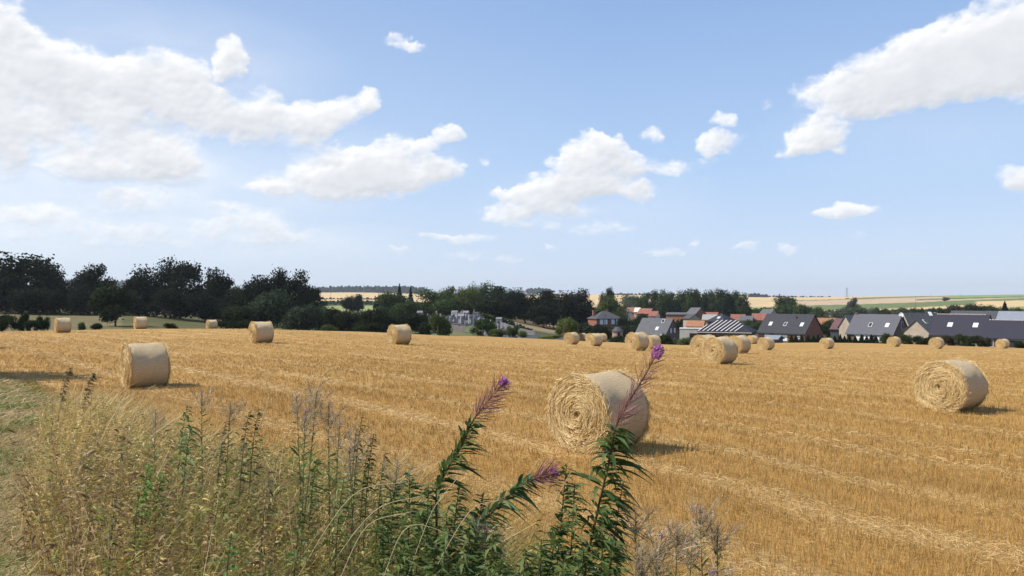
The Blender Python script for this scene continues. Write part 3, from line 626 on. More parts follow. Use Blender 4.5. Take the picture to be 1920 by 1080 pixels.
M_drkred = mat_noise('dark_red_tiles', (.10, .05, .05), (.17, .085, .08), 1.6, .8)
M_brnor = mat_noise('brown_tiles', (.25, .12, .06), (.36, .18, .09), 1.3, .85)
M_dark = mat_noise('dark_opening', (.02, .018, .016), (.05, .045, .04), 2, .9)
M_glass, t_ = newmat('window_glass'); finish(t_, (.05, .06, .07), .08, spec=.8)
M_sky_gl, t_ = newmat('painted_sky_pane'); finish(t_, (.55, .58, .62), .2, spec=.8)  # pale base colour painted for the sky reflected in skylight glass
M_batten = mat_noise('pale_batten', (.50, .45, .42), (.68, .62, .58), 3, .8)
M_metal = mat_noise('grey_metal', (.25, .26, .28), (.4, .41, .43), 3, .5, metal=.4)
M_stone = mat_noise('grave_granite', (.10, .095, .10), (.24, .23, .235), .9, .6)
M_concrete = mat_noise('concrete', (.16, .155, .155), (.29, .28, .275), 1.2, .9)
def boxes(name, lst, mat, parent, rot=None):
    V, Fc = [], []
    for b in lst:
        v, f = box_data(*b); o = len(V); V += v; Fc += [tuple(q+o for q in r) for r in f]
    return mesh_obj(name, V, Fc, mat, parent)
def house(label, cx, d, th, Lp, Gp, yr, ye, yb, wall, roof, hip=0., name='house', cat='house', group=None, sky=(), win=(), gwin=(), chim=(), ridge=False, skycol=None, depth=None):
    A = math.atan((cx-960)/F); mp = d*math.cos(A)/F; tr = math.radians(abs(th))
    Lh = Lp*mp/math.cos(tr)/2; Wh = (Gp*mp/max(math.sin(tr), .12)/2) if depth is None else depth/2; Wh = min(max(Wh, 1.6), 5.2)
    x, y, _ = at(cx, d); zb, ze, zr = zrow(yb, d), zrow(ye, d), zrow(yr, d)
    yaw = -A+math.radians(th); zg = min(zb, float(gz(x, y)))-.3
    o = empty(name, (x, y, zg), yaw); tag(o, label, cat, group); ze -= zg; zr -= zg
    ov, tk = .35, .18; k = (zr-ze)/Wh
    if hip:
        boxes('wall', [(-Lh, Lh, -Wh, Wh, -1, ze)], wall, o)
        a, b = Lh+ov, Wh+ov; hx = max(Lh-hip*Wh, .15); zl = ze-ov*k*.4
        V = [(-a, -b, zl), (a, -b, zl), (a, b, zl), (-a, b, zl), (-hx, 0, zr), (hx, 0, zr), (-a, -b, zl-.2), (a, -b, zl-.2), (a, b, zl-.2), (-a, b, zl-.2)]
        rf = mesh_obj('roof', V, [(0, 1, 5, 4), (1, 2, 5), (2, 3, 4, 5), (3, 0, 4), (6, 7, 1, 0), (7, 8, 2, 1), (8, 9, 3, 2), (9, 6, 0, 3), (9, 8, 7, 6)], roof, o)
    else:
        V = [(-Lh, -Wh, -1), (Lh, -Wh, -1), (Lh, Wh, -1), (-Lh, Wh, -1), (-Lh, -Wh, ze-.02), (Lh, -Wh, ze-.02), (Lh, Wh, ze-.02), (-Lh, Wh, ze-.02), (-Lh, 0, zr-.03), (Lh, 0, zr-.03)]
        mesh_obj('wall', V, [(0, 1, 5, 4), (1, 2, 6, 9, 5), (2, 3, 7, 6), (3, 0, 4, 8, 7), (4, 5, 9, 8), (6, 7, 8, 9)], wall, o)
        a = Lh+.25; b = Wh+ov; zl = ze-ov*k
        V = [(-a, -b, zl), (a, -b, zl), (a, 0, zr), (-a, 0, zr), (a, b, zl), (-a, b, zl)]; V += [(p[0], p[1], p[2]+tk) for p in V]
        rf = mesh_obj('roof', V, [(6, 7, 8, 9), (9, 8, 10, 11), (0, 3, 2, 1), (3, 5, 4, 2), (0, 1, 7, 6), (4, 5, 11, 10), (1, 2, 8, 7), (2, 4, 10, 8), (3, 0, 6, 9), (5, 3, 9, 11)], roof, o)
    off = tk if not hip else .02
    sl = math.atan(k)
    for i, (fx_, ft) in enumerate(sky):
        s = mesh_obj('skylight', *box_data(-.42, .42, -.6, .6, -.05, .09), M_white, o)
        yy = -Wh*(1-ft); s.location = (fx_*Lh, yy, ze+k*(Wh+yy)+off); s.rotation_euler = (sl, 0, 0)
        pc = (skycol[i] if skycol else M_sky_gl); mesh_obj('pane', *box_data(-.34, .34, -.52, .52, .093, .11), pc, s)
    for (fx_, z, w, h, mt) in win:
        f = boxes('window' if mt is not M_white or w < 2 else 'garage_door', [(fx_*Lh-w/2-.08, fx_*Lh+w/2+.08, -Wh-.05, -Wh+.02, ze+z-h/2-.08, ze+z+h/2+.08)], M_white, o)
        boxes('pane', [(fx_*Lh-w/2, fx_*Lh+w/2, -Wh-.07, -Wh-.052, ze+z-h/2, ze+z+h/2)], mt, f)
    sg = 1 if th < 0 else -1
    for (yy, z, w, h, mt) in gwin:
        xx = sorted((sg*(Lh-.02), sg*(Lh+.05))); x2 = sorted((sg*(Lh+.052), sg*(Lh+.07)))
        f = boxes('window', [(*xx, yy-w/2-.08, yy+w/2+.08, ze+z-h/2-.08, ze+z+h/2+.08)], M_white, o)
        boxes('pane', [(*x2, yy-w/2, yy+w/2, ze+z-h/2, ze+z+h/2)], mt, f)
    for (fx_, yy, h, w) in chim:
        boxes('chimney', [(fx_*Lh-w/2, fx_*Lh+w/2, yy-w/2, yy+w/2, zr-1.4, zr+h), (fx_*Lh-w/2-.07, fx_*Lh+w/2+.07, yy-w/2-.07, yy+w/2+.07, zr+h, zr+h+.15)], wall, rf)
    if ridge:
        n = int(2*Lh/.42); boxes('ridge_tiles', [(-Lh+i*.42, -Lh+i*.42+.24, -.13, .13, zr+tk-.04, zr+tk+.14) for i in range(n)], M_batten, rf)
    return o, Lh, Wh, ze, zr
def dish(o, loc, r=.4):
    pts = [(0, 0, 0)]; Fc = []
    for i, q in enumerate((.5, 1.)):
        for j in range(12): a = j*math.pi/6; pts.append((math.cos(a)*r*q, -.12*q*q, math.sin(a)*r*q))
    Fc = [(0, 1+j, 1+(j+1) % 12) for j in range(12)]+[(1+j, 13+j, 13+(j+1) % 12, 1+(j+1) % 12) for j in range(12)]
    s = mesh_obj('satellite_dish', pts, Fc, M_white, o); s.location = loc; md = s.modifiers.new('thick', 'SOLIDIFY'); md.thickness = .03
W2 = M_white
o, Lh, Wh, ze, zr = house('two-storey brick house with grey hipped slate roof and eight white windows', 1134, 262, 22, 47, 17, 583, 596.5, 634, M_brick, M_slate, hip=.95,
    win=[(fx, z, .95, 1.45, M_white) for z in (-1.1, -3.9) for fx in (-.62, -.28, .28, .66)], chim=[(-.75, 1.2, .1, .9), (.2, 0, .25, .5)])
# pink round tower
x, y, z = at(1158, 212); o = empty('garden_tower', (x, y, z-.3)); tag(o, 'small pink rendered tower with grey many-sided cap in front of the brick house', 'tower')
r_ = 22*212/F/2; zt = zrow(620.5, 212)-z+.3; zp = zrow(613, 212)-z+.3
ring = lambda r, z, n=10: [(r*math.cos(2*math.pi*i/n), r*math.sin(2*math.pi*i/n), z) for i in range(n)]
mesh_obj('wall', ring(r_*.9, -.5)+ring(r_*.9, zt), [(i, (i+1) % 10, 10+(i+1) % 10, 10+i) for i in range(10)]+[tuple(range(10, 20))], mat_noise('pink_render', (.36, .20, .16), (.46, .28, .23), 2), o)
mesh_obj('roof', ring(r_*1.08, zt-.1)+ring(r_*1.02, zt+.05)+ring(r_*.35, zp), [(i, (i+1) % 10, 10+(i+1) % 10, 10+i) for i in range(10)]+[(10+i, 10+(i+1) % 10, 20+(i+1) % 10, 20+i) for i in range(10)]+[tuple(range(20, 30)), tuple(range(9, -1, -1))], M_slate, o)
boxes('window', [(-.1, .4, -r_*.92, -r_*.85, zt-1.1, zt-.3)], M_dark, o)
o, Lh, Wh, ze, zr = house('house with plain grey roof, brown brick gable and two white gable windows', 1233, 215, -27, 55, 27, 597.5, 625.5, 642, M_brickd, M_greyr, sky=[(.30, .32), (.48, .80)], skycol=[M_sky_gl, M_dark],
    gwin=[(-.9, .9, .55, 1.1, M_white), (1.3, .9, .55, 1.1, M_white)], chim=[(.1, .3, .3, .45)])
dish(o, (Lh*.75, -Wh-.5, ze-.2), .45)
# flat garage
x, y, z = at(1300, 190); zt = zrow(616, 190)-z+.3; w = 50*190/F/2; o = empty('garage', (x, y, z-.3), -.22); tag(o, 'flat-roofed cream garage with a dark opening beside the unfinished roof', 'garage')
boxes('wall', [(-w, w*.62, -2.8, 2.8, -1, zt), (w*.62, w*1.25, -2.4, 2.8, -1, zt-.02)], M_cream, o); boxes('roof_edge', [(-w-.06, w*.62+.06, -2.86, 2.86, zt, zt+.12)], M_batten, o)
boxes('garage_door', [(-w*.28, w*.30, -2.86, -2.79, zt-2.6, zt-1.0)], M_dark, o)
o, Lh, Wh, ze, zr = house('unfinished bungalow with a dark hipped roof striped by pale battens', 1363, 182, -9, 96, 12, 600.5, 620.5, 640, M_brickd, mat_noise('bare_roof_deck', (.018, .018, .022), (.035, .033, .04), 3, .8), hip=.67, depth=9.5)
hx = max(Lh-.67*Wh, .15); b = Wh+.35; zl = ze-.35*(zr-ze)/Wh*.4
def slope_pt(x, t): return (x, -b*(1-t), zl+(zr-zl)*t+.05)
V, Fc = [], []
for i in range(9):                                  # battens laid slanting up the front slope and cut at the hips
    x0 = -Lh*.97+i*(1.40*Lh)/8; t1 = min(1, (Lh+.2-x0)/(2.6+Lh+.35-hx)); tl = 0
    if x0 < -hx: t1 = min(t1, (x0+Lh+.35)/max(Lh+.35-hx-2.6, .3)) if Lh+.35-hx > 2.6 else t1
    t1 = max(.15, t1); x1 = x0+2.6*t1
    wd = .12; a0, a1 = slope_pt(x0, .04), slope_pt(x1, t1*.97); q = len(V)
    V += [(a0[0]-wd, a0[1], a0[2]), (a0[0]+wd, a0[1], a0[2]), (a1[0]+wd, a1[1], a1[2]), (a1[0]-wd, a1[1], a1[2])]; V += [(p[0], p[1]-.03, p[2]+.09) for p in V[q:q+4]]
    Fc += [(q+4, q+5, q+6, q+7), (q, q+1, q+5, q+4), (q+1, q+2, q+6, q+5), (q+2, q+3, q+7, q+6), (q+3, q, q+4, q+7)]
mesh_obj('roof_battens', V, Fc, M_batten, o); boxes('gutter', [(-Lh-.4, Lh+.4, -b-.14, -b-.02, zl-.18, zl-.02)], M_batten, o)
boxes('door', [(Lh*.1, Lh*.28, -Wh-.05, -Wh+.02, .2, ze-.9)], M_dark, o)
house('dark-roofed house peeping out behind the batten-striped roof', 1353, 232, -25, 30, 14, 587.5, 601, 625, M_brickd, M_char, hip=.8, sky=[(.1, .4)], depth=8)
o, Lh, Wh, ze, zr = house('large house with charcoal roof, three skylights and red-brown brick gable', 1482, 195, -31, 87, 35, 590, 622.5, 640, M_brick, M_char,
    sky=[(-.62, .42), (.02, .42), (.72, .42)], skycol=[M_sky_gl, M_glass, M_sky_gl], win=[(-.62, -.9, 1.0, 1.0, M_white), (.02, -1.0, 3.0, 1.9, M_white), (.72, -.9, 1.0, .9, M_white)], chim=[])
boxes('vent_pipe', [(.35*Lh, .35*Lh+.2, -1.2, -1.0, zr-.8, zr-.25)], M_dark, o); boxes('gutter', [(-Lh-.3, Lh+.3, -Wh-.55, -Wh-.38, ze-.75+.2, ze-.6+.2)], M_dark, o)
house('little garden shed with grey roof before the white garage door', 1451, 150, -18, 24, 6, 630, 635, 642, M_greyr, M_metal, name='garden_shed', cat='shed', depth=2.6)
o, Lh, Wh, ze, zr = house('house with broad grey roof, dark brown gable and white dish at its peak', 1646, 185, -28, 86, 32, 590.5, 624.5, 640, M_brickd, mat_noise('grey_tiles', (.075, .072, .085), (.12, .115, .13), 3, .7, .5, .03, stretch=(1, 1, 4)),
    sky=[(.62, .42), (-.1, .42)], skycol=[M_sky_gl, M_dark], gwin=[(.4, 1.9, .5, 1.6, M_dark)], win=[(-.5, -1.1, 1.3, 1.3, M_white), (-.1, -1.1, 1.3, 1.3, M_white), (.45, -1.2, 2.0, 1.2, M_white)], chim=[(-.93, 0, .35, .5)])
dish(o, (Lh+.1, -.2, zr+.1), .55)
house('pale gabled annex peeping out left of the broad grey roof', 1592, 205, 55, 14, 24, 592, 612, 636, M_beige, M_greyr)
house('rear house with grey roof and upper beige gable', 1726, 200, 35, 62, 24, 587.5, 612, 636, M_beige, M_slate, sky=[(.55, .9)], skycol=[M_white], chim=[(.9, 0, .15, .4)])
house('front house with large plain beige gable and grey roof', 1733, 172, 58, 30, 47, 600, 621.5, 640, M_beige, M_slate, sky=[(-.2, .8)], skycol=[M_dark])
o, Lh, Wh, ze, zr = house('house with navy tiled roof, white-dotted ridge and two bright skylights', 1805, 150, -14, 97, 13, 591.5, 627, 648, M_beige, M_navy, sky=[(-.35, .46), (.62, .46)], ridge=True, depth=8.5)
boxes('barge_board', [(Lh+.26, Lh+.34, -.1, .1, zr-.2, zr+.2)], M_dark, o)
house('low brick wing with navy tiled roof and white-dotted ridge at right edge', 1903, 142, -14, 97, 10, 602.5, 632.5, 652, M_brick, M_navy, ridge=True, depth=7.5,
    win=[(-.72, -1.0, .38, 1.1, M_glass), (-.66, -1.0, .38, 1.1, M_glass), (.2, -1.2, 2.6, 1.6, M_dark)])
house('long grey-roofed building behind the navy roofs', 1845, 215, -8, 122, 8, 584, 601, 625, M_beige, M_slate, depth=9)
house('pale grey roof section at the right end of the long grey building', 1912, 208, -8, 76, 8, 585, 602, 625, M_beige, M_metal, depth=9)
for a in [('small white-walled house left of the red roofs', 1171, 352, 30, 14, 12, 581, 585, 596, M_cream, M_greyr), ('house with clear red roof, leftmost red one of the village', 1188, 362, -20, 22, 10, 577, 585, 596, M_brick, M_red),
 ('house with pale sunlit strip of roof between two red roofs', 1196, 356, -10, 9, 3, 577.5, 584.5, 596, M_cream, M_cream), ('wider house with pinkish red roof and dark gable', 1212, 350, -28, 22, 14, 579, 587.5, 598, M_brickd, M_red),
 ('small pale-red roofed house left of the dark conifer', 1227, 345, -15, 14, 5, 584, 592, 600, M_cream, M_red), ('orange-walled low house with grey flat-looking roof', 1270, 320, -12, 36, 6, 586.5, 589.5, 601, M_orange, M_greyr),
 ('tall brick gable house with grey roof rising over its neighbours', 1305, 310, -38, 17, 20, 577.5, 588, 603, M_brick, M_greyr), ('small house with light gabled front below the tall brick gable', 1297, 290, -40, 12, 12, 589.5, 597, 606, M_beige, M_slate),
 ('low house with bright orange roof behind the cream garage', 1305, 238, -6, 30, 3, 602, 611.5, 625, M_brick, M_orange), ('house with faded grey roof left of the dark pyramid roof', 1331, 268, -6, 24, 3, 590.5, 599, 615, M_beige, mat_noise('faded_roof', (.26, .25, .23), (.36, .34, .31), 2)),
 ('house with small brick-red roof above the faded grey roof', 1334, 312, -6, 24, 3, 586, 591, 605, M_brick, M_red), ('house with wide red roof right of the dark pyramid roof', 1384, 305, -4, 26, 3, 590, 601, 615, M_beige, M_red),
 ('house with grey-green skylight strip between red roofs', 1400, 298, -4, 22, 3, 593, 600.5, 615, M_beige, M_greyr), ('house with mottled red roof just left of the charcoal roof', 1424, 300, -5, 26, 4, 588.5, 599.5, 615, M_brick, M_red),
 ('house with grey pointed roof above the mottled red roof', 1441, 330, -30, 20, 14, 580, 589.5, 600, M_beige, M_greyr), ('house with brownish orange roof right of the brick gable', 1548, 245, -5, 36, 4, 597, 607, 622, M_brickd, M_brnor),
 ('house with dark maroon roof left of the broad grey roof', 1577, 236, -22, 18, 10, 598, 611, 630, M_brickd, M_drkred), ('dark house with bluish wall under the maroon roof', 1568, 215, -10, 14, 5, 612, 617, 635, M_slate, M_drkred)]:
    house(*a, group='far houses of the village', depth=6)
# ------------------------------------------------------------------ cemetery
def chapel(label, px, w, top, roof_row, base, d, wm, rm, cross=False):
    x, y, z = at(px, d); z = min(z, zrow(base, d)); hw = w*d/F/2; ze = zrow(roof_row, d)-z; zr = zrow(top, d)-z
    o = empty('tomb_chapel', (x, y, z-.1), -.25); tag(o, label, 'tomb', 'chapel tombs of the cemetery')
    boxes('wall', [(-hw, hw, -hw, hw, -.4, ze)], wm, o)
    V = [(-hw*1.1, -hw*1.1, ze), (hw*1.1, -hw*1.1, ze), (hw*1.1, hw*1.1, ze), (-hw*1.1, hw*1.1, ze), (-hw*1.1, 0, zr), (hw*1.1, 0, zr)]
    rf = mesh_obj('roof', V, [(0, 1, 5, 4), (1, 2, 5), (2, 3, 4, 5), (3, 0, 4), (3, 2, 1, 0)], rm, o)
    boxes('door', [(-hw*.3, hw*.3, -hw-.04, -hw+.02, 0, ze*.75)], M_dark, o)
    if cross: boxes('cross', [(-.07-hw*.8, .07-hw*.8, -.07, .07, zr-.1, zr+.9), (-.3-hw*.8, .3-hw*.8, -.06, .06, zr+.5, zr+.64)], M_stone, rf)
for a in [('grey chapel tomb farthest left among the cemetery bushes', 788, 10, 582, 586, 597, 240, M_concrete, M_stone), ('chapel tomb with bright white front wall', 853, 11, 581.5, 585.5, 593, 246, M_cream, M_stone),
 ('chapel tomb with wide pale roof, nearest of the white group', 865, 11, 587.5, 592, 601, 226, M_stone, M_concrete), ('chapel tomb with pale roof behind the nearest one', 874, 10, 582, 586, 593.5, 244, M_stone, M_concrete),
 ('tall grey chapel tomb carrying a cross', 893, 10, 584.5, 586.5, 601, 228, M_concrete, M_slate, True), ('low white tomb at the foot of the tomb with the cross', 893.5, 9.5, 597, 600, 603, 219, M_concrete, M_concrete),
 ('separate stone chapel tomb right of the rounded green bush', 936, 10, 594, 597.5, 610, 212, M_concrete, M_stone)]:
    chapel(*a)
gp = empty('gravestone', (0, 0, 0)); tag(gp, 'small grey gravestone among the crowded rows on the cemetery slope', 'gravestone', 'gravestones of the cemetery')
boxes('slab', [(-.5, .5, -1.1, 1.1, -.3, .25)], M_stone, gp)
sx_ = [(-.42, 0), (.42, 0), (.42, .75), (.28, .95), (0, 1.05), (-.28, .95), (-.42, .75)]
mesh_obj('headstone', [(a, 1.0, b+.2) for a, b in sx_]+[(a, 1.18, b+.2) for a, b in sx_], [tuple(range(7)), tuple(range(13, 6, -1))]+[(i, 7+i, 7+(i+1) % 7, (i+1) % 7) for i in range(7)], M_concrete, gp)
remember(gp); gi_ = 0
for (p0, p1, d0, d1, n, lb_) in ((846, 903, 208, 258, 62, 'grey gravestone in the crowded rows around the white chapel tombs'), (908, 966, 182, 226, 50, 'grey gravestone in the lower plot beside the separate stone chapel tomb'), (778, 846, 232, 262, 22, 'grey gravestone in the upper plot beside the leftmost chapel tomb')):
    for k in range(n):
        px = rng.uniform(p0, p1); d = d0+(d1-d0)*(k+.5)/n-(px-p0)*(.25 if p0 > 900 else .1); x, y, z = at(px, d)
        g_ = gp if gi_ == 0 else copy_tree(gp); gi_ += 1
        g_['label'] = lb_; g_.location = (x, y, z); s = rng.uniform(.7, 1.35); g_.scale = (s, s, s*rng.uniform(.8, 1.5)); g_.rotation_euler = (0, 0, rng.choice([.3, 1.9, -1.3, 3.4])+rng.normal()*.08)
def wall_run(label, p0, d0, y0, p1, d1, y1, hrow, mat, name='stone_wall'):
    V, Fc = [], []; n = 14
    for i in range(n+1):
        t = i/n; px = p0+(p1-p0)*t; d = d0+(d1-d0)*t; x = (px-960)/F*d; top = zrow(y0+(y1-y0)*t, d); zb = min(float(gz(x, d)), zrow(y0+(y1-y0)*t+hrow, d))-.3
        V += [(x, d, zb), (x, d+.35, zb), (x, d+.35, top), (x, d, top)]
    for i in range(n):
        q = i*4
        for j in range(4): Fc.append((q+j, q+(j+1) % 4, q+4+(j+1) % 4, q+4+j))
    Fc += [(3, 2, 1, 0), (n*4, n*4+1, n*4+2, n*4+3)]
    tag(mesh_obj(name, V, Fc, mat), label, 'wall')
wall_run('long pale grey wall at the foot of the cemetery near the stubble edge', 986, 168, 627.5, 1066, 166, 629, 8, M_concrete)
wall_run('dull brown cemetery retaining wall behind the rounded olive bush', 842, 186, 607, 872, 180, 613, 12, mat_noise('old_wall', (.13, .11, .10), (.2, .17, .155), 1.5))
wall_run('sloping grey wall running down the right side of the cemetery', 938, 205, 603, 972, 190, 614, 6, M_stone)
# pylon and poles
def strut(a, b, r): 
    return tube([a, tuple((np.array(a)+np.array(b))/2), b], r, r, 4)
d = 1700; x, y, z = at(1588, d); z = zrow(557, d); H = zrow(539, d)-z; ps = []
lv = [0, .25, .5, .7, .85, 1]; wd_ = [2.0, 1.5, 1.1, .9, .8, .5]
P4 = [[(sx*w_, sy*w_, H*l) for sx, sy in ((-1, -1), (1, -1), (1, 1), (-1, 1))] for l, w_ in zip(lv, wd_)]
for i in range(5):
    for j in range(4): ps += [strut(P4[i][j], P4[i+1][j], .16), strut(P4[i][j], P4[i+1][(j+1) % 4], .10), strut(P4[i][j], P4[i][(j+1) % 4], .10)]
for l in (.7, .85): ps += [strut((-3.5, 0, H*l), (3.5, 0, H*l), .14)]
v, f, c = join(ps); o = mesh_obj('power_pylon', v, f, M_metal, loc=(x, y, z)); tag(o, 'tall lattice power pylon standing on the far tan fields', 'pylon')
for (px, top, base, d, lb) in ((1717, 555, 576, 520, 'thin pole in front of the green far field'), (1620, 552.5, 557, 1500, 'tiny pole on the skyline right of the pylon'), (682, 532, 560, 1400, 'thin mast above the distant wood on the left'),
    (620, 541, 563, 900, 'thin pole by the hedge of the tan fields at left'), (1876, 574, 596, 230, 'thin pole above the pale grey roof at right'), (1745, 552, 556, 1500, 'tiny pole on the green skyline'), (1803, 551.5, 556, 1500, 'small post with crossbar on the green skyline'), (1135, 590, 620, 236, 'thin pole before the brick house')):
    x, y, z = at(px, d); z = zrow(base, d); h = zrow(top, d)-z; r = max(.07, d*.00014)
    v, f, c = join([tube([(0, 0, -1), (0, 0, h*.5), (0, 0, h)], r*1.2, r*.8, 6), strut((-6*r, 0, h*.93), (6*r, 0, h*.93), r*.6)])
    tag(mesh_obj('utility_pole', v, f, M_bark if d < 1000 else M_metal, loc=(x, y, z)), lb, 'pole', 'thin poles in the distance')
# ------------------------------------------------------------------ straw bales
m, t = newmat('net_wrap'); M_wrap = m
tc = N(t, 'ShaderNodeTexCoord'); ob = tc.outputs['Object']
n1_ = noise(t, vmath(t, 'MULTIPLY', ob, (1, 9, 9)), 6, 6, .7).outputs[0]; n2_ = noise(t, ob, 2.2, 4, .6).outputs[0]; n3_ = noise(t, ob, 60, 3, .7).outputs[0]
c = mixc(t, maprange(t, n1_, .35, .65), (.56, .395, .20), (.76, .59, .35)); c = mixc(t, maprange(t, n2_, .3, .7, 0, .4), c, (.62, .44, .24)); c = mixc(t, maprange(t, n3_, .5, .7, 0, .35), c, (.88, .75, .55))
finish(t, c, .7, math_(t, 'ADD', math_(t, 'ADD', n1_, n3_), n2_), .8, .05, .2)
m, t = newmat('packed_straw'); M_pack = m
tc = N(t, 'ShaderNodeTexCoord'); ob = tc.outputs['Object']
n1_ = noise(t, ob, 9, 6, .7).outputs[0]; n2_ = noise(t, ob, 45, 4, .7).outputs[0]
c = mixc(t, maprange(t, n1_, .3, .7), (.36, .20, .07), (.58, .38, .16)); c = mixc(t, maprange(t, n2_, .5, .7, 0, .5), c, (.2, .1, .035))
finish(t, c, .85, n2_, .8, .03, .1)
BR, BW = .675, 1.2
def bale_parts(sd):
    global rng; rng = np.random.default_rng(400+sd); lp = rng.uniform(0, 6, 6); la = rng.uniform(.4, 1.5, 4)
    n = 72; xs = [-.6, -.585, -.55, -.45, -.3, -.15, 0, .15, .3, .45, .55, .585, .6]; V = []
    for x in xs:
        e_ = max(0, abs(x)-.5)/.1
        for j in range(n):
            a = 2*math.pi*j/n; r = BR*(1-.05*e_**2)+.008*la[0]*math.sin(a*5+x*4+lp[0])+.005*la[1]*math.sin(a*11+x*13+lp[1])+.004*math.sin(x*40)+.009*la[2]*math.cos(3*a+lp[2])+.006*la[3]*math.sin(x*9+a*2+lp[3])
            zz = r*math.sin(a)*.985; r *= 1.012; zz = max(zz, -BR*.955)
            V.append((x, r*math.cos(a), zz))
    Fb = [(i*n+j, (i+1)*n+j, (i+1)*n+(j+1) % n, i*n+(j+1) % n) for i in range(len(xs)-1) for j in range(n)]
    ends = []
    for sg in (-1, 1):
        Ve, Fe = [], []; rings = 16
        for i in range(rings+1):
            rr = BR*.975*i/rings
            for j in range(n):
                a = 2*math.pi*j/n; q = rr/BR
                bul = .045*math.cos(q*math.pi/2)-.06*math.exp(-(q/.13)**2)+.007*math.sin(q*38+a)+.010*math.sin(q*17+3*a+lp[4])+.008*math.sin(a*9+q*23+lp[5])
                if i == rings: bul = -.02
                Ve.append((sg*(.585+bul), rr*math.cos(a), max(rr*math.sin(a), -BR*.955)))
        for i in range(rings):
            for j in range(n):
                q = (i*n+j, (i+1)*n+j, (i+1)*n+(j+1) % n, i*n+(j+1) % n); Fe.append(q if sg > 0 else q[::-1])
        ns = 9000
        q = np.sqrt(rng.random(ns))*.99; a = rng.uniform(0, 2*math.pi, ns); rr = BR*q
        bul = .045*np.cos(q*math.pi/2)-.06*np.exp(-(q/.13)**2)+.007*np.sin(q*38+a)+.010*np.sin(q*17+3*a+lp[4])+.008*np.sin(a*9+q*23+lp[5])
        P = np.stack([sg*(.59+bul+rng.uniform(-.004, .012, ns)), rr*np.cos(a), rr*np.sin(a)], 1)
        dirn = np.where(rng.random(ns) < .85, 1, -1)[:, None]*sg
        tang = np.stack([np.zeros(ns), -np.sin(a), np.cos(a)], 1)*dirn; rad = np.stack([np.zeros(ns), np.cos(a), np.sin(a)], 1)
        D = nrm(tang+rad*rng.normal(size=(ns, 1))*.42+np.array([sg*1., 0, 0])*(np.abs(rng.normal(size=(ns, 1)))*.12-.02))
        Ln = rng.uniform(.06, .20, ns)*(.55+.6*q); bend = -rad*(Ln**2/np.maximum(rr, .12)*.5)[:, None]+np.array([[0, 0, -.01]])
        side = nrm(np.cross(D, np.array([sg*1., 0, 0])+rng.normal(size=(ns, 3))*.5))
        ring_ = .5+.5*np.sin(q*26+a*1.0+.8*np.sin(a*2)); 
        k = np.clip(rng.random(ns)*.8+.22*ring_+.05*np.sin(5*a+q*9), 0, 1)[:, None]
        c = np.array([.46, .285, .10])*(1-k)+np.array([.93, .75, .40])*k
        R1 = ribbons(P, D, Ln, rng.uniform(.0045, .009, ns), bend, 3, constp, c, side)
        # loose ends round the rim
        nf = 700; a = rng.uniform(0, 2*math.pi, nf); rad = np.stack([np.zeros(nf), np.cos(a), np.sin(a)], 1)
        P = rad*BR*rng.uniform(.93, .985, nf)[:, None]+np.array([sg*.57, 0, 0])
        D = nrm(rad*rng.uniform(.1, .6, (nf, 1))+np.array([sg*.6, 0, 0])+np.stack([np.zeros(nf), -np.sin(a), np.cos(a)], 1)*rng.normal(size=(nf, 1))*.9)
        k = rng.random((nf, 1)); c = np.array([.42, .26, .10])*(1-k)+np.array([.82, .64, .34])*k
        R2 = ribbons(P, D, rng.uniform(.04, .11, nf), np.full(nf, .006), np.tile([0, 0, -.02], (nf, 1)), 2, constp, c)
        ends.append((Ve, Fe, join([R1, R2])))
    return V, Fb, ends
def make_bale(sd):
    bv, bf, ends = bale_parts(sd)
    o = empty('straw_bale', (0, 0, 0))
    KW = .875
    mesh_obj('net_wrap', [(p[0]*KW, p[1], p[2]) for p in bv], bf, M_wrap, o, smooth_=True)
    for Ve, Fe, (sv, sf, sc_) in ends:
        sgn = 1 if Ve[-1][0] > 0 else -1; dx = sgn*.6*(1-KW); Ve = [(p[0]-dx, p[1], p[2]) for p in Ve]; sv = sv-np.array([dx, 0, 0]); e_ = mesh_obj('end_face', Ve, Fe, M_pack, o, smooth_=True); mesh_obj('loose_straw', sv, sf, M_straw, e_, cols=sc_)
    return o
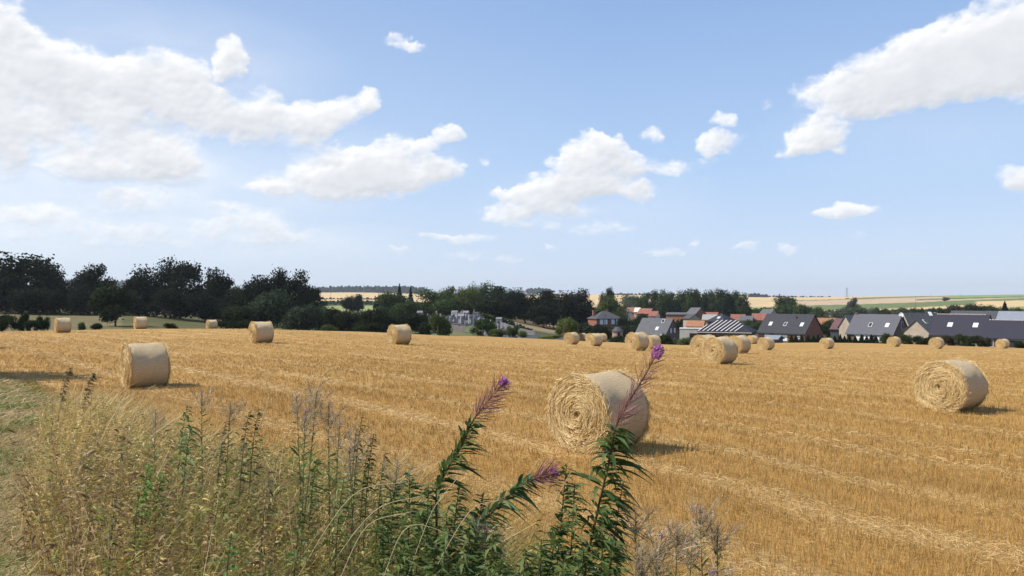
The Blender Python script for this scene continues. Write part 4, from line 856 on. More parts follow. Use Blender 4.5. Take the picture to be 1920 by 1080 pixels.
BALES = [
 (1124, 13.6, 848, -3, 'large nearest straw bale behind the purple-tipped fireweed stalk'), (1788, 20.6, 767, 5, 'straw bale standing alone at the right side, showing its round spiral end'),
 (267, 24.0, 728, 0, 'straw bale at the left, half hidden by the tall dry grass at its foot'), (1351, 39.5, 680, 0, 'biggest bale of the trio at centre right, its round end towards us'),
 (1322, 48, 667, 0, 'bale overlapped by the biggest of the trio, on its left'), (1386, 59, 662, 0, 'bale behind the right side of the biggest of the trio'),
 (1195, 59, 657, 0, 'front bale of the pair directly above the pink flower tip'), (1222, 75, 655, 4, 'half-hidden rear bale of the pair above the pink flower tip'),
 (488, 49, 643.5, 0, 'bale in front of the willow bushes'), (748, 53, 643, 0, 'bale standing alone below the cemetery, mid-left of the field'),
 (116, 72, 624, -2, 'leftmost bale, small, by the scrub bushes'), (262, 86, 615.5, 0, 'small bale on the crest, second from the left along the far edge'),
 (396, 106, 615.5, -3, 'small bale on the crest, third from the left along the far edge'), (1072, 88, 645, -10, 'leftmost bale of the far cluster below the brick house'),
 (1092, 139, 638, -12, 'tiny bale right behind the leftmost bale of the far cluster'), (1109, 112, 643, 0, 'rear bale just above the front bale of the far cluster'),
 (1115, 84, 650, 3, 'front bale of the far cluster below the brick house'), (1128, 122, 641, -6, 'right rear bale of the far cluster, its barrel turned to us'),
 (1411, 126, 650, 10, 'tiny pale bale left of the bale before the white garage door'), (1437, 84, 658, 0, 'bale in front of the white garage door and shed'),
 (1551, 96, 655, 4, 'small bale before the cypress hedge row'), (1677, 106, 650.5, 0, 'small bale below the dark brown gable'),
 (1757, 96, 655, -3, 'small bale below the left end of the navy roof'), (1881, 112, 656.5, 10, 'small bale below the low brick wing at the right edge')]
rng_keep = rng; BV = [make_bale(k) for k in range(4)]; rng = rng_keep
for b_ in BV: remember(b_)
for i, (px, d, yb, tw, lb) in enumerate(BALES):
    o = BV[i] if i < 4 else copy_tree(BV[(i*7+1) % 4])
    x, y, z = at(px, d); az = math.radians(231+tw); s = [1, .99, 1.01, 1.0, .98, 1.0, 1.01, .99][i % 8]
    o.location = (x, y+.15, z+BR*.955*s); roll = [0, .9, 2.1, .5, 1.6, 2.9][i % 6]*0
    n_ = np.array([gz(x+.5, y)-gz(x-.5, y), gz(x, y+.5)-gz(x, y-.5)])
    o.rotation_euler = (0, 0, math.pi/2-az); o.scale = (s, s, s)
    tag(o, lb, 'straw bale', 'round straw bales lying on the stubble')
# ------------------------------------------------------------------ stubble stalks and loose straw near the camera
def scatter(d0, d1, dens, p0=-350, p1=2300):
    n = int(dens*.5*(d1**2-d0**2)*(p1-p0)/F); d = np.sqrt(rng.uniform(d0**2, d1**2, n)); px = rng.uniform(p0, p1, n)
    return (px-960)/F*d, d
def swathw(x, y):
    n = x*RN[0]+y*RN[1]; s = x*RT[0]+y*RT[1]; n = n+.45*fbm(n*.2, s*.12, 1., 3, .5, 9)
    a = np.exp(-((n-9.3)/.42)**2)+.75*np.exp(-((n-11.3)/.25)**2)+.8*np.exp(-((n-6.6)/.40)**2)+.6*np.exp(-((n-14.2)/.4)**2)
    b = np.clip((np.cos((n-9.35)*2*math.pi/3.1)-.45)/.55, 0, 1)*(n > 15.5)*np.clip(.5+1.6*fbm(n*.15, s*.05, 1., 3, .5, 19), 0, 1)
    return np.clip((a+b)*np.clip(.75+1.1*fbm(n*.8, s*.35, 1., 3, .6, 29), .15, 1), 0, 1)
def fbmn(n, s): return np.clip(.5+1.1*fbm(n*.9+3, s*.09, 1., 4, .6, 5), 0, 1)
def stubble(d0, d1, dens, nb, wdt, hgt):
    x, y = scatter(d0, d1, dens); n = x*RN[0]+y*RN[1]; s = x*RT[0]+y*RT[1]
    row = np.round(n/.14)*.14; n = row+rng.normal(size=len(n))*.018+.02*np.sin(s*1.3); x = n*RN[0]+s*RT[0]; y = n*RN[1]+s*RT[1]
    ok = (n+.3*wob(x, y, .9) > 3.6); x, y = x[ok], y[ok]; sw_ = swathw(x, y)
    ok = rng.random(len(x)) > .92*sw_; x, y, sw_ = x[ok], y[ok], sw_[ok]
    x = np.repeat(x, nb)+rng.normal(size=len(x)*nb)*.025; y = np.repeat(y, nb)+rng.normal(size=len(y)*nb)*.025; z = gz(x, y)-.01; n = len(x); n_out = x*RN[0]+y*RN[1]; s_out = x*RT[0]+y*RT[1]
    D = nrm(np.stack([rng.normal(size=n)*.22, rng.normal(size=n)*.22, np.ones(n)], 1)); k = rng.random((n, 1))
    st_ = (fbmn(n_out, s_out))[:, None]
    c = (np.array([.40, .225, .054])*(1-k)+np.array([.58, .37, .125])*k)*(.78+.44*st_)
    return ribbons(np.stack([x, y, z], 1), D, rng.uniform(.6, 1.15, n)*hgt, np.full(n, wdt), np.zeros((n, 3)), 1, lambda t: 1-.2*t, c)
v, f, c = join([stubble(5.5, 13, 300, 3, .0045, .10), stubble(13, 24, 120, 3, .0075, .095), stubble(24, 38, 40, 3, .011, .09), stubble(38, 55, 12, 3, .014, .08), stubble(55, 80, 3, 3, .018, .07)])
tag(mesh_obj('stubble', v, f, M_straw, cols=c), kind='stuff')
def litter(d0, d1, dens, wdt, ln):
    x, y = scatter(d0, d1, dens); sw_ = swathw(x, y); ok = (rng.random(len(x)) < .03+.97*sw_) & (x*RN[0]+y*RN[1] > 3.4); x, y, sw_ = x[ok], y[ok], sw_[ok]; n = len(x)
    a = rng.uniform(0, 2*math.pi, n); D = nrm(np.stack([np.cos(a), np.sin(a), rng.normal(size=n)*.2+.06], 1)); k = rng.random((n, 1))
    c = np.array([.50, .33, .125])*(1-k)+np.array([.68, .49, .22])*k
    z = gz(x, y)+rng.uniform(.01, .10, n)*(.4+sw_)
    return ribbons(np.stack([x, y, z], 1), D, rng.uniform(.4, 1.3, n)*ln, np.full(n, wdt), np.tile([0, 0, -.03], (n, 1)), 2, constp, c)
v, f, c = join([litter(5.5, 13, 800, .0045, .11), litter(13, 26, 360, .007, .14), litter(26, 50, 75, .013, .22), litter(50, 85, 12, .02, .3)])
tag(mesh_obj('loose_straw', v, f, M_straw, cols=c), kind='stuff')
# ------------------------------------------------------------------ plants on the bank
def pt(px, py, d): return ((px-960)/F*d, d, zrow(py, d))
def along(cv, t):
    i = np.clip(t, 0, 1)*(len(cv)-1); k = np.clip(i.astype(int), 0, len(cv)-2); f = (i-k)[:, None]
    return cv[k]*(1-f)+cv[k+1]*f, nrm(cv[k+1]-cv[k])
def spiral(T_, n, up, r, jit=.25, wind=(.25, 0, 0)):
    a = np.arange(n)*2.4+r.normal(size=n)*(jit+.35); up = up*r.uniform(.3, 1.6, (n, 1)); s = nrm(np.cross(T_, [.3, .2, 1.])); u = np.cross(T_, s)
    rad = s*np.cos(a)[:, None]+u*np.sin(a)[:, None]
    return nrm(rad+T_*up+np.array(wind)), rad
GREENS = np.array([[.055, .095, .022], [.078, .128, .030], [.105, .155, .038], [.15, .185, .055]])
def leaf_set(cv, t0, t1, n, ln, wd, r, up=.5, droop=.5, cols=GREENS, wind=(.25, 0, 0)):
    t = np.linspace(t0, t1, n); P_, T_ = along(cv, t); D, rad = spiral(T_, n, up, r, wind=wind)
    tt = (t-t0)/max(t1-t0, 1e-6); Ls = ln*(.45+.55*np.sin(np.pi*np.clip(tt*.9+.08, 0, 1)))*r.uniform(.55, 1.25, n)
    if t0 > t1: Ls = Ls
    bend = np.stack([r.normal(size=n)*.12+.12, r.normal(size=n)*.12, -droop*r.uniform(.5, 1.3, n)], 1)*Ls[:, None]
    side = nrm(np.cross(D, np.array([0, 0, 1.])+r.normal(size=(n, 3))*.35))
    return ribbons(P_, D, Ls, wd*r.uniform(.8, 1.2, n), bend, 6, leafp, cols[r.integers(0, len(cols), n)]*r.uniform(.75, 1.3, (n, 1)), side, fold=.22)
def fireweed(label, pts, d, leaf=(0, 1), pods=None, flower=None, nleaf=90, ln=.115, wd=.017, seed=1, r0=.005, name='fireweed', cat='wildflower', group=None, cols=GREENS, stemc=(.16, .10, .05), droop=.5, up=.5):
    r = np.random.default_rng(seed); w = [np.array(pt(px, py, d+dd)) for px, py, dd in pts]; base = w[0].copy(); base[2] = float(gz(base[0], base[1]))
    w = [base-[0, 0, .03]]+w[1:] if w[0][2] < base[2] else [base-[0, 0, .03]]+w
    cv = curve(w, 60)-base; o = empty(name, base); tag(o, label, cat, group)
    v, f, c = tube(cv, r0, r0*.35, 6, stemc); mesh_obj('stem', v, f, M_plant, o, cols=c, smooth_=True)
    if leaf:
        v, f, c = leaf_set(cv, leaf[0], leaf[1], nleaf, ln, wd, r, cols=cols, droop=droop, up=up); mesh_obj('leaves', v, f, M_plant, o, cols=c, smooth_=True)
    if pods:
        n = 110; t = np.linspace(pods[0], pods[1], n); P_, T_ = along(cv, t); D, rad = spiral(T_, n, .75, r, .5, wind=(.35, 0, .1))
        Ls = r.uniform(.055, .09, n)*(1-.5*((t-pods[0])/(pods[1]-pods[0]))**2); bend = (np.array([.10, 0, .10])+r.normal(size=(n, 3))*.12)*Ls[:, None]
        k = r.random((n, 1)); c = np.array([.26, .11, .09])*(1-k)+np.array([.54, .31, .28])*k
        A_ = ribbons(P_, D, Ls, np.full(n, .0026), bend, 4, lambda t: .5+.5*np.sin(np.pi*np.clip(t*1.1, 0, 1)), c)
        B_ = ribbons(P_, D, Ls, np.full(n, .0026), bend, 4, lambda t: .5+.5*np.sin(np.pi*np.clip(t*1.1, 0, 1)), c)
        v, f, c = join([A_, B_]); mesh_obj('seed_pods', v, f, M_plant, o, cols=c)
    if flower:
        nf, rad_, t0 = flower; parts = []
        t = np.linspace(t0, .995, nf); P_, T_ = along(cv, t); D, _ = spiral(T_, nf, .35, r, wind=(.2, 0, 0)); Cn = P_+D*rad_*r.uniform(.6, 1.1, (nf, 1))
        n4 = nf*5; Cc = np.repeat(Cn, 5, 0); Dd = nrm(np.repeat(D, 5, 0)*.35+r.normal(size=(n4, 3)))
        cc_ = np.array([[.54, .18, .48], [.60, .28, .56], [.44, .13, .42]])[r.integers(0, 3, n4)]*r.uniform(.8, 1.25, (n4, 1))
        parts.append(ribbons(Cc, Dd, r.uniform(.007, .0115, n4), np.full(n4, .0075), r.normal(size=(n4, 3))*.001, 3, lambda t: np.sin(np.pi*np.clip(.12+t*.8, 0, 1)), cc_))
        parts.append(ribbons(P_, D, np.full(nf, rad_), np.full(nf, .0016), np.zeros((nf, 3)), 1, constp, np.tile([.30, .10, .16], (nf, 1))))
        nb = 14; P2, T2 = along(cv, np.linspace(.97, 1, nb)); D2, _ = spiral(T2, nb, .8, r); parts.append(ribbons(P2, D2, r.uniform(.01, .02, nb), np.full(nb, .003), np.zeros((nb, 3)), 2, leafp, np.tile([.28, .09, .2], (nb, 1))))
        v, f, c = join(parts); mesh_obj('flower_head', v, f, M_plant, o, cols=c)
    return o
fireweed('tallest fireweed crossing the nearest bale, with bare seed pods and purple tip', [(1075, 1500, 0), (1085, 1250, 0), (1096, 1080, 0), (1120, 960, 0), (1143, 860, 0), (1153, 805, 0), (1172, 765, 0), (1207, 708, 0), (1238, 650, 0)], 2.7,
    (.20, .632), (.64, .965), (34, .015, .95), 150, .15, .021, 3, .0055, droop=.75)
fireweed('second fireweed leaning right, with purple tip over open stubble', [(840, 1450, 0), (826, 1100, 0), (818, 940, 0), (836, 885, 0), (866, 835, 0), (886, 790, 0), (915, 752, 0), (948, 712, 0)], 2.9,
    (.28, .72), (.725, .972), (28, .012, .96), 120, .10, .015, 4, .0055, up=.8, cols=GREENS*np.array([1., .98, 1.05]))
fireweed('low fireweed bent sideways to the right, purple tip left of the tallest one', [(880, 1400, 0), (882, 1120, 0), (896, 1000, 0), (935, 948, 0), (978, 910, 0), (1010, 896, 0), (1040, 884, 0)], 2.75,
    (.3, .77), (.78, .965), (26, .012, .955), 110, .10, .015, 5, .0055, up=.7, cols=GREENS*np.array([1., 1.05, 1.2])+.01)
G1 = 'leafy fireweed shoots without flowers'
TOPS = [(1062, 872, 2.75, 'leafy shoot left of the tallest fireweed, the highest of its side shoots'), (1078, 905, 2.65, 'leafy shoot just left of the tallest fireweed stem, second highest'), (1168, 905, 2.72, 'leafy shoot right of the tallest fireweed, drooping over bright straw'),
 (1130, 960, 2.6, 'leafy shoot in front of the tallest fireweed stem'), (1045, 985, 2.6, 'leafy shoot left in the clump around the tallest fireweed, low'), (1015, 1010, 2.55, 'low leafy shoot at the left foot of the right clump'),
 (1150, 1010, 2.5, 'low leafy shoot at the right foot of the right clump'), (1095, 1030, 2.4, 'low leafy shoot at the bottom edge under the tallest fireweed'), (985, 1030, 2.5, 'low leafy shoot at the bottom edge between both clumps'), (1060, 1045, 2.3, 'lowest leafy shoot left of the bottom centre of the right clump'),
 (768, 888, 3.0, 'leafy shoot highest in the dark clump left of the second fireweed'), (742, 905, 3.1, 'leafy shoot at the left end of the dark clump'), (803, 908, 2.9, 'leafy shoot between the highest one and the second fireweed'), (862, 905, 2.95, 'leafy shoot right behind the second fireweed'),
 (790, 955, 2.8, 'lower leafy shoot in the middle of the dark clump'), (838, 965, 2.75, 'lower leafy shoot beneath the second fireweed'), (722, 960, 2.9, 'lower leafy shoot at the left foot of the dark clump'), (880, 975, 2.7, 'leafy shoot under the sideways fireweed'),
 (760, 1010, 2.6, 'low leafy shoot at the bottom left of the dark clump'), (815, 1025, 2.5, 'low leafy shoot at the bottom middle of the dark clump'), (870, 1035, 2.5, 'low leafy shoot at the bottom right of the dark clump'), (925, 1000, 2.6, 'leafy shoot right of the sideways fireweed base'), (940, 1050, 2.45, 'lowest leafy shoot below the sideways fireweed'),
 (905, 930, 2.9, 'leafy shoot behind the bend of the sideways fireweed')]
for k, (px, py, d, lb) in enumerate(TOPS):
    q = 14*math.sin(k*2.7); fireweed(lb, [(px-25+q, py+560, 0), (px-22+q, py+260, .0), (px-10+q*.6, py+110, 0), (px, py, 0)], d, (.35, .995), None, None, 130, .085, .0125, 20+k, .004, 'fireweed_shoot', 'wild plant', G1, droop=.55+.2*math.sin(k))
for k, (px, py, d, lb, ln, cs) in enumerate([(675, 782, 3.3, 'slender nettle-like weed, highest of the three above the stubble', .05, 0), (697, 812, 3.3, 'slender drooping weed in the middle of the three above the stubble', .06, 0), (718, 850, 3.2, 'slender drooping weed rightmost of the three above the stubble', .065, 0),
 (687, 835, 3.35, 'small drooping weed shoot between the three slender weeds', .05, 0), (481, 768, 3.9, 'dark weed with toothed leaves reaching over the stubble, left of the grey seed heads', .055, 0), (463, 772, 3.9, 'dark weed beside the one with toothed leaves', .05, 0), (420, 790, 4.2, 'olive weed top left of the dark weeds', .05, 1),
 (348, 760, 4.6, 'tall green weed spire among the dry grass, right of the left bale', .07, 2), (355, 800, 4.3, 'bushy green weed under the tall green spire', .08, 2), (275, 870, 3.8, 'bright green weed clump in the middle of the dry grass', .09, 3), (262, 900, 3.7, 'bright green weed lower in the dry grass, left of the clump', .09, 3),
 (300, 885, 3.8, 'bright green weed right beside the bright clump', .08, 3), (170, 700, 8.5, 'tall dark dry weed leaning right, over the far end of the grass', .035, 1), (128, 690, 8.8, 'tall brown weed with round dry heads at the far end of the grass', .03, 1), (430, 1000, 2.6, 'broad green weed at the bottom, left of centre', .09, 3),
 (560, 960, 2.7, 'green weed low in the thicket, below the grey seed heads', .08, 2), (640, 900, 3.0, 'green weed in the thicket left of the drooping weeds', .07, 2), (500, 900, 3.2, 'olive weed in the middle of the thicket', .07, 1), (985, 1085, 2.3, 'small green weed tip at the bottom edge', .06, 2), (590, 860, 3.4, 'green weed under the highest grey seed head', .07, 2),
 (215, 930, 3.4, 'small olive weed in the dry grass at lower left', .06, 1), (120, 1000, 4.6, 'green weed in the short grass at the lower left', .06, 3)]):
    cs_ = [GREENS*np.array([.9, .75, .8]), np.array([[.12, .11, .045], [.17, .14, .06], [.24, .18, .09]]), GREENS*1.2, GREENS*1.1+np.array([.02, .06, .0])][cs]
    fireweed(lb, [(px-30, py+520*3/d, 0), (px-14, py+200*3/d, 0), (px-5, py+70*3/d, 0), (px+4, py, 0)], d, (.25, .995), None, None, 60, ln*.8*d/3.4, .013*d/3.4, 60+k, .0035, 'leafy_weed', 'weed', 'leafy weeds on the bank', cols=cs_, droop=.7)
def seedhead(label, px, py, d, k, lean=8, hl=.12):
    r = np.random.default_rng(200+k); w = [np.array(pt(px-lean*3, py+420, d)), np.array(pt(px-lean, py+150, d)), np.array(pt(px, py, d))]; base = w[0].copy(); base[2] = float(gz(base[0], base[1])); w = [base-[0, 0, .03]]+w[(1 if w[0][2] < base[2] else 0):]
    cv = curve(w, 40)-base; o = empty('seeding_fireweed', base); tag(o, label, 'wild plant', 'grey seed heads on the bank'); v, f, c = tube(cv, .0035, .0012, 5, (.20, .17, .08)); mesh_obj('stem', v, f, M_plant, o, cols=c)
    Lt = np.linalg.norm(np.diff(cv, axis=0), axis=1).sum(); t0 = 1-hl/Lt; n = 210
    t = t0+(1-t0)*r.random(n)**.8; P_, T_ = along(cv, t); D, _ = spiral(T_, n, .85, r, 1.0, wind=(.25, 0, .15)); Ls = r.uniform(.02, .062, n)*(1.15-.5*(t-t0)/(1-t0))
    cc_ = np.array([[.44, .35, .24], [.32, .23, .14], [.58, .49, .37], [.34, .28, .12]])[r.integers(0, 4, n)]*r.uniform(.8, 1.2, (n, 1)); nb_ = 66
    for q in range(3):                             # side plumes
        ks = slice(q*nb_, (q+1)*nb_-20); m0 = along(cv, np.array([t0-.02+.03*q]))[0][0]; dr = nrm(np.array([.6*(-1)**(q+k)+.2, r.normal()*.4, 1.1])); u = r.random(nb_-20)
        P_[ks] = m0+dr*(u*hl*.75)[:, None]; D[ks] = nrm(dr*1.1+r.normal(size=(nb_-20, 3))*.75)
    v, f, c = ribbons(P_, D, Ls, np.full(n, .0022), np.array([.006, 0, .004])+r.normal(size=(n, 3))*.018, 3, bladep, cc_)
    mesh_obj('seed_head', v, f, M_dry, o, cols=c)
    if k % 4 == 0:
        nb = 14; P2, T2 = along(cv, r.uniform(t0+.82*(1-t0), 1, nb)); v, f, c = ribbons(P2+r.normal(size=(nb, 3))*.008, nrm(r.normal(size=(nb, 3))), np.full(nb, .006), np.full(nb, .005), np.zeros((nb, 3)), 1, constp, np.tile([.36, .20, .38], (nb, 1))); mesh_obj('flower_head', v, f, M_plant, o, cols=c)
    v, f, c = leaf_set(cv, .45, t0, 26, .07, .010, r, cols=GREENS*1.3+.02, droop=.3, up=1.0); mesh_obj('leaves', v, f, M_plant, o, cols=c, smooth_=True)
for k, a in enumerate([('grey seed head farthest right at the bottom, the highest of the right group', 1312, 955, 2.6), ('grey seed head right beside the highest of the right group, leaning right', 1345, 985, 2.6), ('grey seed head with purple tip left of the highest of the right group', 1270, 985, 2.6),
 ('small grey seed head between the purple-tipped one and the highest one', 1298, 1010, 2.55), ('grey seed head tall and narrow right of the leafy clump', 1241, 1000, 2.6), ('bushy grey seed head under the narrow one', 1230, 1035, 2.5), ('grey seed head with purple tip touching the leafy clump', 1192, 962, 2.65),
 ('low grey seed head at the right foot of the leafy clump', 1205, 1030, 2.5), ('small grey seed head at the bottom edge under the right group', 1338, 1065, 2.5), ('highest grey seed head of the middle group, standing dark over the stubble', 594, 733, 3.4), ('lilac grey seed head left of the highest in the middle group', 556, 740, 3.5),
 ('grey seed head leaning right in the middle group', 616, 757, 3.4), ('grey seed head low in the middle group', 572, 770, 3.4), ('thin grey seed head right of the middle group', 637, 790, 3.3), ('lilac seed head near the three slender weeds', 668, 805, 3.3), ('grey seed head low right of the middle group', 655, 840, 3.2),
 ('lilac plume alone above the thicket, right of the left bale', 378, 735, 4.6), ('pale lilac plume left of the lone lilac plume', 292, 768, 4.9), ('pale plume between the lone lilac plume and the dark weeds', 432, 757, 4.2), ('bluish grey plume at the left edge of the dark leafy clump', 745, 868, 3.1), ('low lilac seed head in the dark leafy clump', 912, 985, 2.7)]):
    seedhead(*a, k, lean=-6+5*(k % 5), hl=.13 if k < 9 else .15)
# grasses nobody could count
TOPX = [-400, 0, 60, 92, 130, 200, 260, 300, 350, 450, 520, 600, 650, 700, 760, 830, 900, 1000, 1080, 1200, 1300, 1380, 1500]
TOPY = [748, 748, 748, 705, 700, 722, 750, 765, 770, 782, 785, 785, 805, 840, 885, 915, 950, 985, 1010, 1050, 1085, 1130, 1300]
def band(n, s0, s1, n0, n1):
    s = rng.uniform(s0, s1, n); q = rng.uniform(n0, n1, n); x = q*RN[0]+s*RT[0]; y = q*RN[1]+s*RT[1]; ok = (y > 1.75) & ((n0 < 0) | (n1 > 3) | (q > np.maximum(.7, .83+(s-5.4)*.157)+.22*wob(x, y, 2.2)+rng.normal(size=len(q))*.06)); return x[ok], y[ok], q[ok], s[ok]
PALS = np.array([[.60, .44, .19], [.46, .31, .12], [.70, .56, .29], [.30, .20, .08], [.27, .24, .07], [.17, .20, .045], [.11, .14, .032], [.38, .32, .11], [.54, .41, .20]])
def pick(x, y, bias=0.):
    g = fbm(x, y, .9, 3, .6, 3)*1.3+fbm(x, y, 3.5, 2, .6, 7)*.6+bias+rng.normal(size=len(x))*.25; px = 960+x/y*F; g = g+np.clip((px-350)/900, -.4, .45)
    i = np.where(g > .30, rng.integers(4, 8, len(x)), np.where(g > -.05, rng.choice([0, 1, 7, 4, 3, 8], len(x)), rng.choice([0, 1, 2, 2, 8, 3], len(x)))); return PALS[i]*rng.uniform(.85, 1.4, (len(x), 1))
def grass(n, s0, s1, n0, n1, h0, h1, wd, jit=70, lean=.35, nseg=4, bias=0., fill=False):
    x, y, q, s = band(n, s0, s1, n0, n1); z = gz(x, y)-.02; px = 960+x/y*F; top = np.interp(px, TOPX, TOPY)+np.abs(rng.normal(size=len(x)))*jit*3/np.maximum(y, 2.4)
    hm = zrow(top, y)-z; h = np.minimum(rng.uniform(h0, h1, len(x)), hm/.93); ok = h > .12; x, y, z, h = x[ok], y[ok], z[ok], h[ok]; n = len(x)
    D = nrm(np.stack([lean+rng.normal(size=n)*.38, rng.normal(size=n)*.38, np.ones(n)], 1)); bend = np.stack([rng.uniform(-.25, .6, n)*h, rng.normal(size=n)*.25*h, -rng.uniform(.0, .22, n)*h], 1)
    return x, y, z, h, D, bend, ribbons(np.stack([x, y, z], 1), D, h*1.05, wd*rng.uniform(.6, 1.4, n)*np.sqrt(np.maximum(y, 2)/3), bend, nseg, bladep, pick(x, y, bias))
G = []; SH = []
for args in ((11000, .8, 5, .75, 2.55, .45, 1.0, .0045), (6500, 5, 13.5, .9, 2.6, .4, .95, .0055), (6000, 1, 8, .6, 2.4, .25, .6, .007)):
    x, y, z, h, D, bend, R = grass(*args); G.append(R)
    k = rng.random(len(x)) < .22; P_ = np.stack([x, y, z], 1)[k]+D[k]*(h[k]*1.05*.86)[:, None]+bend[k]*.74; tip = nrm(D[k]*h[k][:, None]+bend[k]*1.8)
    m_ = k.sum(); rep = 9; Pp = np.repeat(P_, rep, 0)+np.repeat(tip, rep, 0)*rng.uniform(0, .12, (m_*rep, 1))*np.repeat(h[k], rep)[:, None]; Dd = nrm(np.repeat(tip, rep, 0)+rng.normal(size=(m_*rep, 3))*.35)
    SH.append(ribbons(Pp, Dd, rng.uniform(.015, .04, m_*rep), np.full(m_*rep, .0035), rng.normal(size=(m_*rep, 3))*.004, 1, leafp, np.repeat(np.array([[.50, .38, .22], [.42, .30, .18], [.36, .28, .2], [.58, .47, .30]])[rng.integers(0, 4, m_)], rep, 0)))
v, f, c = join(G); tag(mesh_obj('tall_grass', v, f, M_dry, cols=c), kind='stuff')
v, f, c = join(SH); tag(mesh_obj('grass_seed_heads', v, f, M_dry, cols=c), kind='stuff')
# long pale stalks arching over the thicket
ST = []
for (x0, y0, x1, y1, x2, y2, d) in ((505, 745, 500, 715, 518, 683, 3.6), (590, 760, 605, 705, 632, 686, 3.5), (590, 740, 610, 715, 640, 708, 3.5), (560, 1080, 660, 930, 762, 903, 2.8), (610, 1080, 700, 960, 790, 930, 2.7), (765, 1080, 810, 960, 855, 900, 2.7),
    (810, 1080, 880, 960, 935, 938, 2.6), (900, 1080, 965, 930, 1012, 860, 2.8), (720, 1080, 770, 985, 880, 1018, 2.4), (1030, 1090, 1020, 990, 1070, 885, 2.7), (640, 1080, 690, 985, 770, 960, 2.5), (1190, 1080, 1150, 1010, 1120, 985, 2.5), (400, 860, 430, 810, 470, 800, 3.8), (250, 790, 275, 735, 292, 722, 6)):
    cv = curve([pt(x0-20, y0+60, d), pt(x0, y0, d), pt(x1, y1, d), pt(x2, y2, d)], 16); v, f, c = tube(cv, .0017*d/2.8, .001*d/2.8, 4, (.62, .52, .30)); ST.append((v, f, c))
    t = rng.uniform(.82, 1, 26); P_, T_ = along(cv, t); ST.append(ribbons(P_, nrm(T_+rng.normal(size=(26, 3))*.35), rng.uniform(.012, .03, 26), np.full(26, .003), np.zeros((26, 3)), 1, leafp, np.tile([.60, .48, .27], (26, 1))))
v, f, c = join(ST); tag(mesh_obj('arching_grass_stalks', v, f, M_dry, cols=c), kind='stuff')
# mixed low weeds: many small stems with leaves
x, y, q, s = band(6000, .8, 12, .8, 2.55); z = gz(x, y); px = 960+x/y*F; top = np.interp(px, TOPX, TOPY)+18+np.abs(rng.normal(size=len(x)))*90; h = np.minimum(zrow(top, y)-z, rng.uniform(.45, 1.0, len(x))); ok = h > .15; x, y, z, h = x[ok], y[ok], z[ok], h[ok]; n = len(x)
D = nrm(np.stack([.25+rng.normal(size=n)*.3, rng.normal(size=n)*.3, np.ones(n)], 1)); P0 = np.stack([x, y, z], 1); colr = pick(x, y, .08)*np.array([.90, .86, .66]); WD = [ribbons(P0, D, h, np.full(n, .004), np.zeros((n, 3)), 3, bladep, colr*.8)]
rep = 30; t = rng.uniform(.25, 1, (n, rep)); P_ = (P0[:, None]+D[:, None]*(h[:, None]*t)[..., None]).reshape(-1, 3); m_ = n*rep; a = rng.uniform(0, 6.28, m_)
Dd = nrm(np.stack([np.cos(a)+.2, np.sin(a), rng.uniform(.1, .9, m_)], 1)); Ls = rng.uniform(.012, .040, m_)*np.repeat(np.maximum(y, 2.5), rep)**.3/1.4
WD.append(ribbons(P_, Dd, Ls, Ls*rng.uniform(.12, .26, m_), np.stack([Ls*.1, Ls*0, -Ls*.5], 1), 3, leafp, np.repeat(colr, rep, 0)*rng.uniform(.7, 1.3, (m_, 1))))
x, y, q, s = band(3400, .8, 6.5, .75, 2.6); z = gz(x, y); px = 960+x/y*F; top = np.interp(px, TOPX, TOPY)+25+np.abs(rng.normal(size=len(x)))*95; h = np.minimum(zrow(top, y)-z, rng.uniform(.4, 1.0, len(x))); ok = (h > .15) & (y > 2.1) & (px < 1010+60*rng.normal(size=len(x))); x, y, z, h = x[ok], y[ok], z[ok], h[ok]; n = len(x)
D = nrm(np.stack([.2+rng.normal(size=n)*.3, rng.normal(size=n)*.3, np.ones(n)], 1)); P0 = np.stack([x, y, z], 1)
BPAL = np.array([[.15, .19, .04], [.23, .25, .05], [.10, .14, .03], [.30, .20, .09], [.42, .30, .14], [.36, .34, .10], [.22, .13, .06]]); gsel = fbm(x, y, 1.6, 3, .6, 33)+.5*fbm(x, y, 5., 2, .6, 34)+rng.normal(size=n)*.22+np.clip((960+x/y*F-480)/900, -.4, .25)
colr = BPAL[np.where(gsel > .02, rng.choice([0, 1, 2, 5, 1], n), rng.choice([3, 4, 6, 5, 3], n))]; WD.append(ribbons(P0, D, h, np.full(n, .0045), np.zeros((n, 3)), 3, bladep, colr*.8))
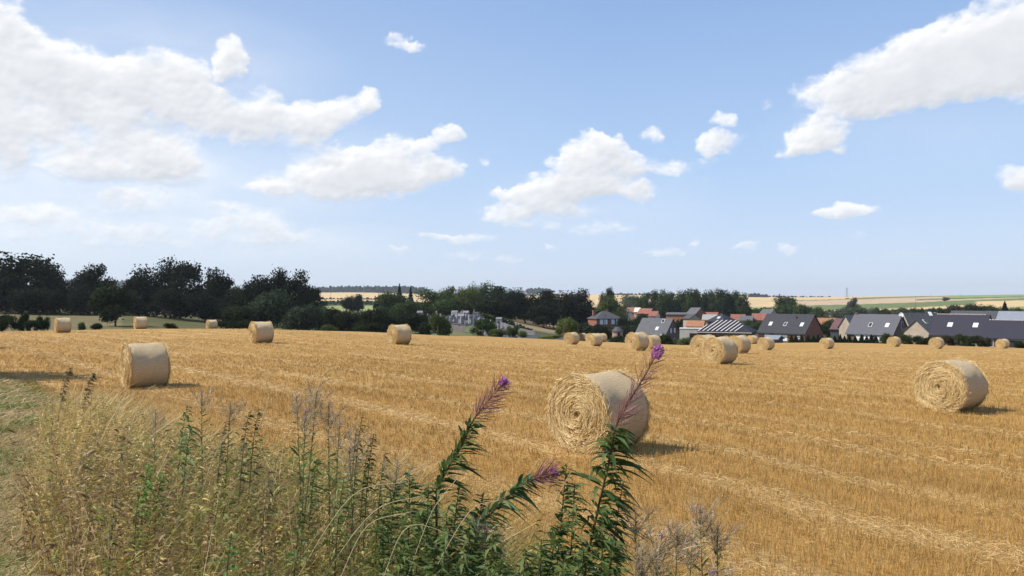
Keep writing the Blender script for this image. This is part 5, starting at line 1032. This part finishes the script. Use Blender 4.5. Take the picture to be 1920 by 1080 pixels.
rep = 24; t = rng.uniform(.3, 1, (n, rep)); P_ = (P0[:, None]+D[:, None]*(h[:, None]*t)[..., None]).reshape(-1, 3); m_ = n*rep; a = rng.uniform(0, 6.28, m_)
Dd = nrm(np.stack([np.cos(a)+.2, np.sin(a), rng.uniform(-.3, .9, m_)], 1)); Ls = rng.uniform(.016, .046, m_)*np.repeat(np.clip(y/3, .75, 1.25), rep)
WD2 = (ribbons(P_, Dd, Ls, Ls*rng.uniform(.16, .34, m_), np.stack([Ls*.15*rng.normal(size=m_), Ls*.15*rng.normal(size=m_), -Ls*.5], 1), 4, leafp, np.repeat(colr, rep, 0)*rng.uniform(.65, 1.35, (m_, 1)), fold=.2)); WD.append(WD2)
v, f, c = join(WD); tag(mesh_obj('low_weeds', v, f, M_plant, cols=c), kind='stuff')
# short dry grass of the mown strip on the left and on the bank slope
def short(n, s0, s1, n0, n1, h0, h1, wd, gb=0.):
    x, y, q, s = band(n, s0, s1, n0, n1); ok = (y > 3.2); x, y = x[ok], y[ok]; z = gz(x, y)-.01; n = len(x)
    D = nrm(np.stack([.5+rng.normal(size=n)*.8, rng.normal(size=n)*.8, np.full(n, .7)], 1)); h = rng.uniform(h0, h1, n)
    g = 1.5*fbm(x, y, .55, 3, .6, 44)+.5*fbm(x, y, 2.5, 2, .6, 45)+rng.normal(size=n)*.25+gb; c = np.where((g > .28)[:, None], np.array([[.17, .23, .055]]), np.array([[.56, .42, .20], [.44, .31, .14], [.66, .53, .30], [.32, .24, .11]])[rng.integers(0, 4, n)])*rng.uniform(.75, 1.2, (n, 1))
    return ribbons(np.stack([x, y, z], 1), D, h, wd*np.sqrt(y/4), np.stack([h*.3, h*0, -h*.25], 1), 3, bladep, c)
v, f, c = join([short(60000, 3, 13, -2.6, 2.0, .07, .2, .005), short(14000, 12, 26, -4, 2.6, .08, .22, .008), short(12000, 1.5, 13, 2.2, 4.2, .08, .25, .005, -.2), short(8000, 13, 30, 1, 4, .1, .25, .010, .1)])
tag(mesh_obj('short_grass', v, f, M_dry, cols=c), kind='stuff')
